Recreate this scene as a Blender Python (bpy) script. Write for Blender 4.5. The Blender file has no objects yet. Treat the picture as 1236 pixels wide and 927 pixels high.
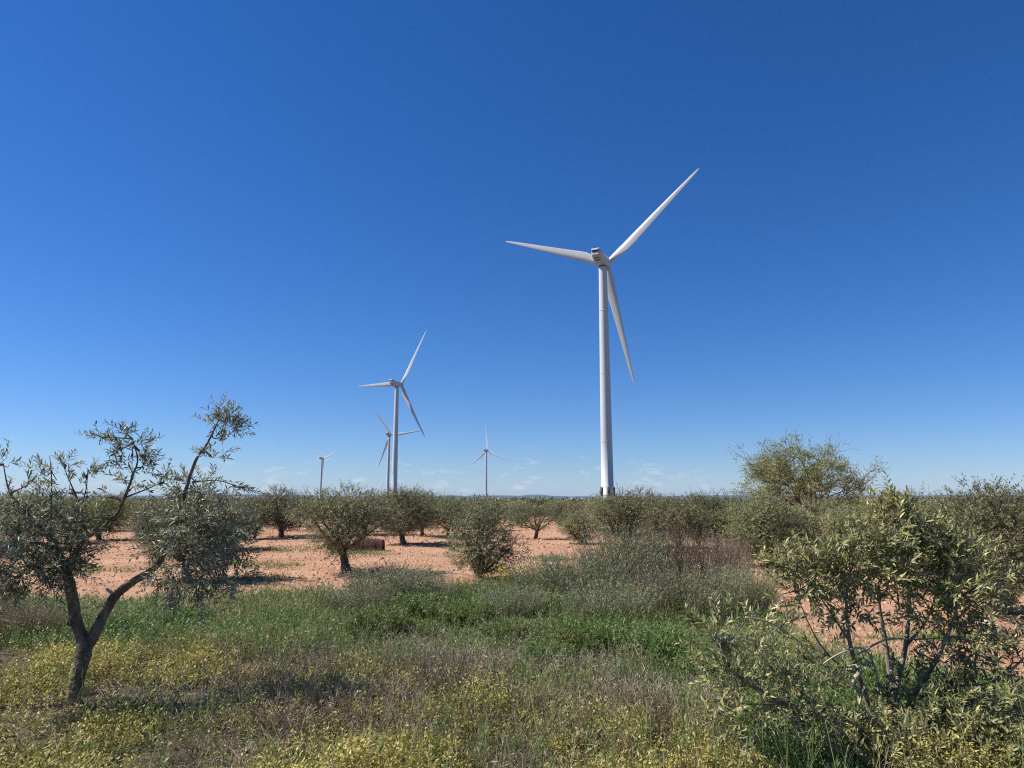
import bpy, math, random
import numpy as np
from mathutils import Vector, Matrix

R = math.radians
rng = np.random.default_rng(11)
random.seed(5)
scene = bpy.context.scene
COL = scene.collection
EYE = 1.9

# ------------------------------------------------------------------ camera
W, H, FPX, HOR = 1236.0, 927.0, 860.0, 604.0
PITCH = math.atan((HOR - H / 2) / FPX)
cam_d = bpy.data.cameras.new('camera')
cam = bpy.data.objects.new('camera', cam_d)
COL.objects.link(cam)
cam.location = (0, 0, EYE)
cam.rotation_euler = (math.pi / 2 + PITCH, 0, 0)
cam_d.sensor_width = 36.0
cam_d.lens = FPX / W * 36.0
cam_d.clip_start = 0.05
cam_d.clip_end = 60000
scene.camera = cam
Fv = np.array([0, math.cos(PITCH), math.sin(PITCH)])
Uv = np.array([0, -math.sin(PITCH), math.cos(PITCH)])
Rv = np.array([1.0, 0, 0])


def ray(px, py):
    return Fv + Rv * (px - W / 2) / FPX - Uv * (py - H / 2) / FPX


def at(px, py, Y):
    """point seen at a pixel, Y metres ahead of the camera"""
    d = ray(px, py)
    return np.array([0, 0, EYE]) + d * (Y / d[1])


def on_ground(px, py):
    d = ray(px, py)
    t = -EYE / d[2]
    return np.array([d[0] * t, d[1] * t, 0.0])


def pix(P):
    d = P - np.array([0, 0, EYE])
    z = d @ Fv
    return W / 2 + FPX * (d @ Rv) / z, H / 2 - FPX * (d @ Uv) / z


# ------------------------------------------------------------------ noise / ground height
def vnoise(x, y, seed=0):
    x = np.asarray(x, float); y = np.asarray(y, float)
    xi = np.floor(x); yi = np.floor(y)
    fx = x - xi; fy = y - yi
    fx = fx * fx * (3 - 2 * fx); fy = fy * fy * (3 - 2 * fy)

    def h(a, b):
        v = np.sin(a * 127.1 + b * 311.7 + seed * 74.7) * 43758.5453
        return v - np.floor(v)
    return (h(xi, yi) * (1 - fx) + h(xi + 1, yi) * fx) * (1 - fy) + (h(xi, yi + 1) * (1 - fx) + h(xi + 1, yi + 1) * fx) * fy


def fbm(x, y, seed=0, octv=3):
    v = 0; a = 0.5; t = 0
    for k in range(octv):
        v = v + a * vnoise(x * 2 ** k, y * 2 ** k, seed + k * 3); t += a; a *= 0.5
    return v / t


BX = [-900, 0, 160, 300, 420, 540, 610, 700, 800, 890, 930, 960, 1020, 1100, 1236, 1900]
BY = [716, 724, 728, 730, 724, 716, 706, 698, 692, 700, 735, 775, 800, 818, 838, 850]


def weed_mask(x, y):
    """1 in the weedy verge near the camera, 0 in the tilled soil"""
    P = np.stack([x, np.maximum(y, 1.5), np.zeros_like(x)], -1)
    px, py = pix(P)
    b = np.interp(px, BX, BY)
    m = np.clip((py - b + 16 * (fbm(x * 1.3, y * 1.3, 4) - 0.5)) / 12 + 0.5, 0, 1)
    return np.where(y < 3, 1.0, m)


def gz(x, y):
    x = np.asarray(x, float); y = np.asarray(y, float)
    r = np.hypot(x, y)
    near = np.clip(1 - (r - 60) / 40, 0, 1)
    v = 0.10 * (fbm(x * 0.22, y * 0.22, 1) - 0.5) + 0.05 * (fbm(x * 0.9, y * 0.9, 2) - 0.5) + 0.035 * (fbm(x * 3.1, y * 3.1, 3) - 0.5)
    fur = 0.022 * np.sin((y + 0.22 * x + 0.5 * fbm(x * .3, y * .3, 9)) * 6.283 / 0.85) * np.clip((r - 9) / 6, 0, 1)
    return (v + fur) * near


# ------------------------------------------------------------------ materials
def new_mat(name):
    m = bpy.data.materials.new(name)
    m.use_nodes = True
    nt = m.node_tree
    nt.nodes.clear()
    return m, nt, nt.nodes, nt.links


def ramp(n, stops):
    r = n.new('ShaderNodeValToRGB')
    e = r.color_ramp.elements
    while len(e) > 1:
        e.remove(e[-1])
    e[0].position = stops[0][0]; e[0].color = (*stops[0][1], 1)
    for p, c in stops[1:]:
        k = e.new(p); k.color = (*c, 1)
    return r


def leaf_mat(name, top_stops, under_mix=0.6, under=(0.20, 0.22, 0.16), trans=0.25, rough=0.5, obj_var=0.3, spec=0.35):
    m, nt, n, l = new_mat(name)
    at_ = n.new('ShaderNodeAttribute'); at_.attribute_name = 'tone'
    rp = ramp(n, top_stops)
    l.new(at_.outputs['Fac'], rp.inputs[0])
    oi = n.new('ShaderNodeObjectInfo')
    hsv = n.new('ShaderNodeHueSaturation')
    mr = n.new('ShaderNodeMapRange'); mr.inputs[3].default_value = 1 - obj_var; mr.inputs[4].default_value = 1 + obj_var
    l.new(oi.outputs['Random'], mr.inputs[0])
    l.new(mr.outputs[0], hsv.inputs['Value'])
    mh = n.new('ShaderNodeMapRange'); mh.inputs[3].default_value = 0.485; mh.inputs[4].default_value = 0.515
    ml = n.new('ShaderNodeMath'); ml.operation = 'MULTIPLY'; ml.inputs[1].default_value = 7.31
    fr = n.new('ShaderNodeMath'); fr.operation = 'FRACT'
    l.new(oi.outputs['Random'], ml.inputs[0]); l.new(ml.outputs[0], fr.inputs[0]); l.new(fr.outputs[0], mh.inputs[0])
    l.new(mh.outputs[0], hsv.inputs['Hue'])
    l.new(rp.outputs[0], hsv.inputs['Color'])
    geo = n.new('ShaderNodeNewGeometry')
    mu = n.new('ShaderNodeMath'); mu.operation = 'MULTIPLY'; mu.inputs[1].default_value = under_mix
    l.new(geo.outputs['Backfacing'], mu.inputs[0])
    mx = n.new('ShaderNodeMix'); mx.data_type = 'RGBA'
    l.new(mu.outputs[0], mx.inputs[0]); l.new(hsv.outputs[0], mx.inputs[6]); mx.inputs[7].default_value = (*under, 1)
    pb = n.new('ShaderNodeBsdfPrincipled')
    pb.inputs['Roughness'].default_value = rough
    pb.inputs['Specular IOR Level'].default_value = spec
    l.new(mx.outputs[2], pb.inputs['Base Color'])
    tr = n.new('ShaderNodeBsdfTranslucent')
    l.new(hsv.outputs[0], tr.inputs[0])
    ms = n.new('ShaderNodeMixShader'); ms.inputs[0].default_value = trans
    l.new(pb.outputs[0], ms.inputs[1]); l.new(tr.outputs[0], ms.inputs[2])
    out = n.new('ShaderNodeOutputMaterial')
    l.new(ms.outputs[0], out.inputs[0])
    return m


def rough_mat(name, c1, c2, scale=8, bump=0.3, rough=0.9, stretch=(1, 1, 1), spec=0.2, attr=False, dist=0.02):
    m, nt, n, l = new_mat(name)
    tc = n.new('ShaderNodeTexCoord'); mp = n.new('ShaderNodeMapping'); mp.inputs['Scale'].default_value = stretch
    l.new(tc.outputs['Object'], mp.inputs[0])
    nz = n.new('ShaderNodeTexNoise'); nz.inputs['Scale'].default_value = scale; nz.inputs['Detail'].default_value = 6
    nz.inputs['Roughness'].default_value = 0.65
    l.new(mp.outputs[0], nz.inputs[0])
    rp = ramp(n, [(0.3, c1), (0.7, c2)])
    if attr:
        a = n.new('ShaderNodeAttribute'); a.attribute_name = 'tone'
        l.new(a.outputs['Fac'], rp.inputs[0])
    else:
        l.new(nz.outputs['Fac'], rp.inputs[0])
    pb = n.new('ShaderNodeBsdfPrincipled'); pb.inputs['Roughness'].default_value = rough
    pb.inputs['Specular IOR Level'].default_value = spec
    l.new(rp.outputs[0], pb.inputs['Base Color'])
    if bump:
        b = n.new('ShaderNodeBump'); b.inputs['Strength'].default_value = bump; b.inputs['Distance'].default_value = dist
        l.new(nz.outputs['Fac'], b.inputs['Height']); l.new(b.outputs[0], pb.inputs['Normal'])
    out = n.new('ShaderNodeOutputMaterial'); l.new(pb.outputs[0], out.inputs[0])
    return m


M_OLIVE = leaf_mat('olive_leaf', [(0.0, (0.08, 0.086, 0.038)), (0.5, (0.205, 0.205, 0.092)), (1.0, (0.38, 0.35, 0.16))])
M_OLIVE_NEAR = leaf_mat('olive_leaf_dark', [(0.0, (0.055, 0.06, 0.034)), (0.45, (0.18, 0.187, 0.11)), (0.85, (0.38, 0.375, 0.245)), (1.0, (0.55, 0.53, 0.39))], under=(0.48, 0.48, 0.38), trans=0.42, obj_var=0.02, spec=0.5, rough=0.42)
M_OLIVE_BRIGHT = leaf_mat('olive_leaf_bright', [(0.0, (0.075, 0.092, 0.036)), (0.45, (0.225, 0.228, 0.085)), (0.85, (0.45, 0.415, 0.165)), (1.0, (0.62, 0.54, 0.22))], under=(0.36, 0.36, 0.24), trans=0.3, obj_var=0.02, spec=0.45, rough=0.42)
M_ALMOND = leaf_mat('almond_leaf', [(0.0, (0.15, 0.165, 0.05)), (0.5, (0.32, 0.315, 0.095)), (1.0, (0.48, 0.44, 0.15))], under_mix=0.3, under=(0.22, 0.22, 0.1), trans=0.3, obj_var=0.03)
M_YELTREE = leaf_mat('yellow_green_leaf', [(0.0, (0.075, 0.085, 0.02)), (0.5, (0.15, 0.155, 0.04)), (1.0, (0.24, 0.23, 0.06))], under_mix=0.3, trans=0.3, obj_var=0.12)
M_GRASS = leaf_mat('grass_leaf', [(0.0, (0.06, 0.112, 0.024)), (0.42, (0.125, 0.222, 0.048)), (0.7, (0.215, 0.285, 0.085)), (0.85, (0.30, 0.28, 0.13)), (1.0, (0.42, 0.35, 0.20))], under_mix=0.0, trans=0.3, obj_var=0.0)
M_HERB = leaf_mat('herb_leaf', [(0.0, (0.11, 0.12, 0.035)), (0.3, (0.29, 0.275, 0.07)), (0.65, (0.48, 0.42, 0.11)), (1.0, (0.60, 0.50, 0.19))], under_mix=0.0, trans=0.3, obj_var=0.0)
M_DRY = leaf_mat('dry_stalk', [(0.0, (0.11, 0.08, 0.055)), (0.35, (0.29, 0.225, 0.16)), (0.7, (0.48, 0.395, 0.28)), (1.0, (0.72, 0.62, 0.45))], under_mix=0.0, trans=0.05, obj_var=0.0)
M_SAGE = leaf_mat('sage_stem', [(0.0, (0.13, 0.145, 0.065)), (0.5, (0.31, 0.32, 0.17)), (0.85, (0.42, 0.395, 0.25)), (1.0, (0.52, 0.44, 0.32))], under_mix=0.0, trans=0.12, obj_var=0.12)
M_BROWN = leaf_mat('brown_stem', [(0.0, (0.12, 0.085, 0.055)), (0.5, (0.30, 0.22, 0.145)), (1.0, (0.48, 0.39, 0.27))], under_mix=0.0, trans=0.1, obj_var=0.1)
M_FLOWER = leaf_mat('yellow_petal', [(0.0, (0.14, 0.16, 0.03)), (0.5, (0.42, 0.36, 0.03)), (1.0, (0.60, 0.48, 0.04))], under_mix=0.0, trans=0.2, obj_var=0.0)
M_BARK = rough_mat('olive_bark', (0.06, 0.042, 0.03), (0.20, 0.155, 0.115), 14, 1.0, 0.95, (1, 1, 0.35), dist=0.03)
M_BARK_D = rough_mat('dark_olive_bark', (0.05, 0.036, 0.025), (0.34, 0.26, 0.185), 18, 1.0, 0.95, (1, 1, 0.3), dist=0.05)
M_BARK_G = rough_mat('grey_bark', (0.13, 0.10, 0.07), (0.38, 0.31, 0.23), 16, 1.0, 0.9, (1, 1, 0.35), dist=0.02)
M_PALEWOOD = rough_mat('pale_cut_wood', (0.36, 0.30, 0.21), (0.55, 0.48, 0.36), 20, 0.4, 0.85)
M_STONE = rough_mat('pale_stone', (0.45, 0.38, 0.31), (0.68, 0.62, 0.54), 6, 0.6, 0.9)
M_CLOD = rough_mat('soil_clod', (0.21, 0.10, 0.056), (0.48, 0.295, 0.185), 5, 0.0, 0.95, attr=True)
M_BRICK = rough_mat('earth_wall', (0.06, 0.034, 0.026), (0.14, 0.072, 0.05), 9, 0.9, 0.95, dist=0.03)  # reddish earth with the wall's shade darkened into its base colour
M_HILL = rough_mat('hill_scrub', (0.03, 0.04, 0.025), (0.09, 0.085, 0.055), 0.004, 0.0, 1.0)
M_WHITE = rough_mat('white_paint', (0.51, 0.51, 0.505), (0.56, 0.56, 0.555), 0.35, 0.0, 0.38, (1, 1, 0.15), spec=0.4)
M_BLADE = rough_mat('blade_gelcoat', (0.55, 0.55, 0.545), (0.59, 0.59, 0.585), 0.2, 0.0, 0.33, spec=0.45)
M_GREYP = rough_mat('grey_paint', (0.46, 0.46, 0.46), (0.52, 0.52, 0.52), 0.5, 0.0, 0.5, spec=0.4)
M_SLOT = rough_mat('slot_grey', (0.12, 0.12, 0.125), (0.18, 0.18, 0.185), 3, 0.0, 0.6)
M_DARK = rough_mat('dark_metal', (0.04, 0.042, 0.05), (0.075, 0.078, 0.09), 3, 0.0, 0.6)


def soil_mat():
    m, nt, n, l = new_mat('red_soil')
    tc = n.new('ShaderNodeTexCoord')

    def noise(s, d=6, r=0.6):
        z = n.new('ShaderNodeTexNoise'); z.inputs['Scale'].default_value = s; z.inputs['Detail'].default_value = d
        z.inputs['Roughness'].default_value = r
        l.new(tc.outputs['Object'], z.inputs[0]); return z
    a = noise(0.35, 5); b = noise(5, 8, 0.7)
    v = n.new('ShaderNodeTexVoronoi'); v.inputs['Scale'].default_value = 16; l.new(tc.outputs['Object'], v.inputs[0])
    rp = ramp(n, [(0.28, (0.225, 0.118, 0.07)), (0.5, (0.37, 0.207, 0.125)), (0.72, (0.50, 0.315, 0.205))])
    mixv = n.new('ShaderNodeMath'); mixv.operation = 'MULTIPLY_ADD'; mixv.inputs[1].default_value = 0.6
    l.new(a.outputs[0], mixv.inputs[0])
    m2 = n.new('ShaderNodeMath'); m2.operation = 'MULTIPLY'; m2.inputs[1].default_value = 0.45
    l.new(b.outputs[0], m2.inputs[0]); l.new(m2.outputs[0], mixv.inputs[2]); l.new(mixv.outputs[0], rp.inputs[0])
    # pale pebbles
    peb = n.new('ShaderNodeSeparateColor'); l.new(v.outputs['Color'], peb.inputs[0])
    gt = n.new('ShaderNodeMath'); gt.operation = 'GREATER_THAN'; gt.inputs[1].default_value = 0.86; l.new(peb.outputs[0], gt.inputs[0])
    lt = n.new('ShaderNodeMath'); lt.operation = 'LESS_THAN'; lt.inputs[1].default_value = 0.33; l.new(v.outputs['Distance'], lt.inputs[0])
    an = n.new('ShaderNodeMath'); an.operation = 'MULTIPLY'; l.new(gt.outputs[0], an.inputs[0]); l.new(lt.outputs[0], an.inputs[1])
    mx = n.new('ShaderNodeMix'); mx.data_type = 'RGBA'; l.new(an.outputs[0], mx.inputs[0]); l.new(rp.outputs[0], mx.inputs[6])
    mx.inputs[7].default_value = (0.66, 0.48, 0.36, 1)
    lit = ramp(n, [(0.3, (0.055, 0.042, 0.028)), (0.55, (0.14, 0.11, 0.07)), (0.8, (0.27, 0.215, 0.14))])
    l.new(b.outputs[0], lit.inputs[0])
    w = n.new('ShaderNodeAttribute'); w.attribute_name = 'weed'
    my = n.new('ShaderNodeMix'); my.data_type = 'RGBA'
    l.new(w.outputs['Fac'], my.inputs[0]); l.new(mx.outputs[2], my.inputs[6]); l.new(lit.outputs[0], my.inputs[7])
    pb = n.new('ShaderNodeBsdfPrincipled'); pb.inputs['Roughness'].default_value = 0.95; pb.inputs['Specular IOR Level'].default_value = 0.1
    l.new(my.outputs[2], pb.inputs['Base Color'])
    bp = n.new('ShaderNodeBump'); bp.inputs['Strength'].default_value = 0.9; bp.inputs['Distance'].default_value = 0.06
    l.new(b.outputs[0], bp.inputs['Height']); l.new(bp.outputs[0], pb.inputs['Normal'])
    out = n.new('ShaderNodeOutputMaterial'); l.new(pb.outputs[0], out.inputs[0])
    return m


M_SOIL = soil_mat()


# ------------------------------------------------------------------ mesh building
class Geo:
    def __init__(self):
        self.V = []; self.F = {3: [], 4: []}; self.T = []; self.M = {3: [], 4: []}; self.n = 0

    def add(self, V, F, tone=0.5, mat=0):
        V = np.asarray(V, float).reshape(-1, 3); F = np.asarray(F, int)
        self.V.append(V)
        self.T.append(np.broadcast_to(np.asarray(tone, float), (len(V),)))
        k = F.shape[1]
        self.F[k].append(F + self.n); self.M[k].append(np.full(len(F), mat, np.int32))
        self.n += len(V)

    def mesh(self, name, mats, smooth=False):
        V = np.concatenate(self.V); T = np.concatenate(self.T)
        me = bpy.data.meshes.new(name)
        loops = []; starts = []; mi = []; s = 0
        for k in (3, 4):
            if self.F[k]:
                f = np.concatenate(self.F[k])
                loops.append(f.ravel()); starts.append(s + np.arange(len(f)) * k); s += f.size
                mi.append(np.concatenate(self.M[k]))
        loops = np.concatenate(loops).astype(np.int32); starts = np.concatenate(starts).astype(np.int32); mi = np.concatenate(mi)
        me.vertices.add(len(V)); me.vertices.foreach_set('co', V.astype(np.float32).ravel())
        me.loops.add(len(loops)); me.loops.foreach_set('vertex_index', loops)
        me.polygons.add(len(starts)); me.polygons.foreach_set('loop_start', starts)
        me.polygons.foreach_set('material_index', mi)
        if smooth:
            me.polygons.foreach_set('use_smooth', np.ones(len(starts), bool))
        a = me.attributes.new('tone', 'FLOAT', 'POINT'); a.data.foreach_set('value', T.astype(np.float32))
        for m in (mats if isinstance(mats, (list, tuple)) else [mats]):
            me.materials.append(m)
        me.update(calc_edges=True)
        me.validate()
        return me


def link(name, me, parent=None, loc=(0, 0, 0)):
    o = bpy.data.objects.new(name, me)
    COL.objects.link(o)
    o.location = loc
    if parent is not None:
        o.parent = parent
    return o


def tag(o, label=None, cat=None, group=None, kind=None):
    if label: o['label'] = label
    if cat: o['category'] = cat
    if group: o['group'] = group
    if kind: o['kind'] = kind
    return o


def empty(name, loc, label, cat, group=None, rz=0.0, scale=(1, 1, 1)):
    o = bpy.data.objects.new(name, None)
    COL.objects.link(o)
    o.location = tuple(float(v) for v in loc); o.rotation_euler = (0, 0, rz); o.scale = scale
    o.empty_display_size = 0.2
    return tag(o, label, cat, group)


def nrm(a):
    return a / np.maximum(np.linalg.norm(a, axis=-1, keepdims=True), 1e-9)


def smooth_line(P, r, sub=4):
    P = np.asarray(P, float); r = np.asarray(r, float)
    if len(P) < 3:
        t = np.linspace(0, 1, sub + 1)[:, None]
        return P[0] * (1 - t) + P[-1] * t, r[0] * (1 - t[:, 0]) + r[-1] * t[:, 0]
    Q = np.vstack([2 * P[0] - P[1], P, 2 * P[-1] - P[-2]])
    out = []; ro = []
    for i in range(len(P) - 1):
        p0, p1, p2, p3 = Q[i:i + 4]
        for t in np.arange(sub) / sub:
            out.append(0.5 * ((2 * p1) + (-p0 + p2) * t + (2 * p0 - 5 * p1 + 4 * p2 - p3) * t * t + (-p0 + 3 * p1 - 3 * p2 + p3) * t ** 3))
            ro.append(r[i] * (1 - t) + r[i + 1] * t)
    out.append(P[-1]); ro.append(r[-1])
    return np.array(out), np.array(ro)


def tube(g, P, r, sides=8, sub=4, tone=0.5, mat=0, rough=0.0, rg=None, cap=True):
    P, r = smooth_line(P, r, sub)
    T = nrm(np.gradient(P, axis=0))
    ref = np.array([1.0, 0.13, 0.21]) if abs(T[0][0]) < 0.8 else np.array([0.1, 1.0, 0.2])
    A = nrm(ref - (T @ ref)[:, None] * T); B = np.cross(T, A)
    ang = np.linspace(0, 2 * math.pi, sides, endpoint=False)
    rr = r[:, None] * np.ones(sides)
    if rough and rg is not None:
        k = rg.normal(0, rough, (len(P), sides))
        ridge = 1 + 0.10 * np.sin(ang * 3 + rg.uniform(0, 6))[None] * np.ones((len(P), 1))
        rr = rr * (ridge + k)
    V = P[:, None] + rr[..., None] * (np.cos(ang)[None, :, None] * A[:, None] + np.sin(ang)[None, :, None] * B[:, None])
    n = len(P)
    i, j = np.meshgrid(np.arange(n - 1), np.arange(sides), indexing='ij')
    j2 = (j + 1) % sides
    F = np.stack([i * sides + j, i * sides + j2, (i + 1) * sides + j2, (i + 1) * sides + j], -1).reshape(-1, 4)
    g.add(V, F, tone, mat)
    if cap:
        for e, flip in ((0, True), (n - 1, False)):
            ring = V[e]; c = P[e]
            idx = np.arange(sides); f = np.stack([idx, (idx + 1) % sides, np.full(sides, sides)], -1)
            if flip: f = f[:, ::-1]
            g.add(np.vstack([ring, c]), f, tone, mat)


def leaves(g, P, D, N, L, Wd, tone, mat=0, fold=False):
    """one leaf per row: base P, axis D, normal N"""
    D = nrm(D); S = nrm(np.cross(D, N)); Nn = np.cross(S, D)
    L = np.asarray(L)[:, None]; Wd = np.asarray(Wd)[:, None]
    b = P; m = P + D * L * 0.48; t = P + D * L
    n = len(P)
    if fold:
        up = Nn * Wd * 0.22
        V = np.stack([b, m + S * Wd * 0.5 + up, t - Nn * L * 0.06, m - S * Wd * 0.5 + up], 1)
        i = np.arange(n)[:, None] * 4
        F = np.concatenate([i + np.array([[0, 1, 2]]), i + np.array([[0, 2, 3]])])
    else:
        V = np.stack([b, m + S * Wd * 0.5, t, m - S * Wd * 0.5], 1)
        F = np.arange(n)[:, None] * 4 + np.arange(4)[None]
    g.add(V.reshape(-1, 3), F, np.repeat(tone, 4), mat)


def sprigs(g, P, D, L, nl, leaf_l, leaf_w, rg, tone0, mat=0, twig_mat=None, twig_r=0.0025, droop=0.15, fold=False, tone_sd=0.22):
    """leafy shoots: leaves in crossed pairs along a short twig"""
    n = len(P); D = nrm(D); L = np.asarray(L)
    rnd = rg.normal(size=(n, 3)); A = nrm(np.cross(D, rnd)); B = np.cross(D, A)
    for j in range(nl):
        t = (j + 0.6) / nl
        pos = P + D * (L * t)[:, None]; pos[:, 2] -= droop * L * t * t
        pair = j // 2
        a = (math.pi if j % 2 else 0) + (math.pi / 2 if pair % 2 else 0)
        rad = A * math.cos(a) + B * math.sin(a)
        ld = nrm(D * rg.uniform(0.5, 1.0, (n, 1)) + rad * rg.uniform(0.5, 1.0, (n, 1)) + rg.normal(0, 0.15, (n, 3)))
        nn = D * 0.7 - rad * 0.3 + np.array([0, 0, 0.45]) + rg.normal(0, 0.3, (n, 3))
        sz = rg.uniform(0.65, 1.15, n) * (1 - 0.3 * t)
        leaves(g, pos, ld, nn, leaf_l * sz, leaf_w * sz * rg.uniform(0.8, 1.2, n), np.clip(tone0 + rg.normal(0, tone_sd, n), 0, 1), mat, fold)
    if twig_mat is not None:
        E = P + D * L[:, None]; E[:, 2] -= droop * L
        mid = P + D * (L * 0.5)[:, None]; mid[:, 2] -= droop * L * 0.25
        pts = [P, mid, E]; rad = [twig_r, twig_r * 0.7, twig_r * 0.35]
        V = []
        for p, r_ in zip(pts, rad):
            for k in range(3):
                a = k * 2.0944
                V.append(p + (A * math.cos(a) + B * math.sin(a)) * r_)
        V = np.stack(V, 1)
        f = []
        for s in range(2):
            for k in range(3):
                k2 = (k + 1) % 3
                f.append([s * 3 + k, s * 3 + k2, s * 3 + 3 + k2, s * 3 + 3 + k])
        F = (np.arange(n)[:, None, None] * 9 + np.array(f)[None]).reshape(-1, 4)
        g.add(V.reshape(-1, 3), F, 0.5, twig_mat)


def blob_points(c, rad, n, rg, shell=0.45):
    u = nrm(rg.normal(size=(n, 3)))
    r = rg.uniform(shell, 1.0, (n, 1)) ** 0.7
    return np.asarray(c) + u * r * np.asarray(rad), u


# ------------------------------------------------------------------ sky, sun, haze
SUN_AZ, SUN_EL = -86.0, 48.0
sd = Vector((math.sin(R(SUN_AZ)) * math.cos(R(SUN_EL)), math.cos(R(SUN_AZ)) * math.cos(R(SUN_EL)), math.sin(R(SUN_EL))))
sun_d = bpy.data.lights.new('sun', 'SUN'); sun_d.energy = 5.0; sun_d.angle = R(0.53); sun_d.color = (1.0, 0.955, 0.89)
sun = bpy.data.objects.new('sun', sun_d); COL.objects.link(sun)
sun.rotation_euler = (-sd).to_track_quat('-Z', 'Y').to_euler(); sun.location = (-60, 10, 90)

w = bpy.data.worlds.new('World'); scene.world = w; w.use_nodes = True
n = w.node_tree.nodes; l = w.node_tree.links; n.clear()
sky = n.new('ShaderNodeTexSky'); sky.sky_type = 'NISHITA'; sky.sun_disc = False
sky.sun_elevation = R(SUN_EL); sky.sun_rotation = R(SUN_AZ)
sky.altitude = 400; sky.air_density = 1.0; sky.dust_density = 0.05; sky.ozone_density = 3.0
wb = n.new('ShaderNodeMix'); wb.data_type = 'RGBA'; wb.blend_type = 'MULTIPLY'; wb.inputs[0].default_value = 1.0
wb.inputs[7].default_value = (0.88, 1.03, 1.40, 1); l.new(sky.outputs[0], wb.inputs[6])
hs = n.new('ShaderNodeHueSaturation'); hs.inputs['Saturation'].default_value = 1.16; l.new(wb.outputs[2], hs.inputs['Color'])
tc = n.new('ShaderNodeTexCoord'); sp = n.new('ShaderNodeSeparateXYZ'); l.new(tc.outputs['Generated'], sp.inputs[0])
mp = n.new('ShaderNodeMapping'); mp.inputs['Scale'].default_value = (26, 26, 85); l.new(tc.outputs['Generated'], mp.inputs[0])
nz = n.new('ShaderNodeTexNoise'); nz.inputs['Scale'].default_value = 1.0; nz.inputs['Detail'].default_value = 5; nz.inputs['Roughness'].default_value = 0.55
l.new(mp.outputs[0], nz.inputs[0])
mr = n.new('ShaderNodeMapRange'); mr.interpolation_type = 'SMOOTHSTEP'
mr.inputs[1].default_value = 0.56; mr.inputs[2].default_value = 0.70; l.new(nz.outputs[0], mr.inputs[0])
lo = n.new('ShaderNodeMapRange'); lo.interpolation_type = 'SMOOTHSTEP'; lo.inputs[1].default_value = 0.085; lo.inputs[2].default_value = 0.02
l.new(sp.outputs[2], lo.inputs[0])
xr = n.new('ShaderNodeMapRange'); xr.inputs[1].default_value = 0.5; xr.inputs[2].default_value = 0.1; l.new(sp.outputs[0], xr.inputs[0])
mm = n.new('ShaderNodeMath'); mm.operation = 'MULTIPLY'; l.new(mr.outputs[0], mm.inputs[0]); l.new(lo.outputs[0], mm.inputs[1])
mm2 = n.new('ShaderNodeMath'); mm2.operation = 'MULTIPLY'; l.new(mm.outputs[0], mm2.inputs[0]); l.new(xr.outputs[0], mm2.inputs[1])
mm3 = n.new('ShaderNodeMath'); mm3.operation = 'MULTIPLY'; mm3.inputs[1].default_value = 0.62; l.new(mm2.outputs[0], mm3.inputs[0])
cm = n.new('ShaderNodeMix'); cm.data_type = 'RGBA'; l.new(mm3.outputs[0], cm.inputs[0]); l.new(hs.outputs[0], cm.inputs[6])
cm.inputs[7].default_value = (8.5, 8.8, 9.6, 1)
bg = n.new('ShaderNodeBackground'); bg.inputs[1].default_value = 0.0555; l.new(cm.outputs[2], bg.inputs[0])
wo = n.new('ShaderNodeOutputWorld'); l.new(bg.outputs[0], wo.inputs[0])

vs = scene.view_settings
vs.view_transform = 'Standard'; vs.look = 'None'; vs.gamma = 1; vs.exposure = 0.62; vs.use_curve_mapping = False
scene.display_settings.display_device = 'sRGB'
scene.cycles.max_bounces = 6; scene.cycles.transmission_bounces = 4; scene.cycles.volume_bounces = 0
scene.cycles.use_denoising = False
scene.cycles.pixel_filter_type = 'BLACKMAN_HARRIS'; scene.cycles.filter_width = 1.15
scene.cycles.sampling_pattern = 'TABULATED_SOBOL'

HAZE = 3.6e-5
if HAZE:
    g = Geo()
    x0, x1, y0, y1, z0, z1 = -17000, 17000, -6000, 17500, -2.0, 131.0
    V = [(x, y, z) for x in (x0, x1) for y in (y0, y1) for z in (z0, z1)]
    g.add(V, [(0, 1, 3, 2), (4, 6, 7, 5), (0, 4, 5, 1), (2, 3, 7, 6), (0, 2, 6, 4), (1, 5, 7, 3)])
    m, nt, nn, ll = new_mat('haze_air')
    pv = nn.new('ShaderNodeVolumePrincipled'); pv.inputs['Density'].default_value = HAZE
    pv.inputs['Color'].default_value = (0.42, 0.64, 1.0, 1); pv.inputs['Anisotropy'].default_value = 0.0
    pv.inputs['Density Attribute'].default_value = ''; pv.inputs['Temperature Attribute'].default_value = ''
    oo = nn.new('ShaderNodeOutputMaterial'); ll.new(pv.outputs[0], oo.inputs['Volume'])
    tag(link('haze', g.mesh('haze', m)), 'thin pale blue air over the whole plain', 'haze', kind='stuff')

# ------------------------------------------------------------------ ground and hills
def graded(a, b, half, n, far_n, far):
    core = np.linspace(a, b, n)
    step = (b - a) / (n - 1)
    up = b + step * np.cumsum(np.geomspace(1.05, 1, 1)) * 0
    k = np.arange(1, far_n + 1)
    q = (far / step) ** (1 / far_n)
    out_hi = b + (q ** k - 1) / (q ** far_n - 1) * far
    out_lo = a - (q ** k - 1) / (q ** far_n - 1) * far
    return core, out_lo[::-1], out_hi


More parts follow.
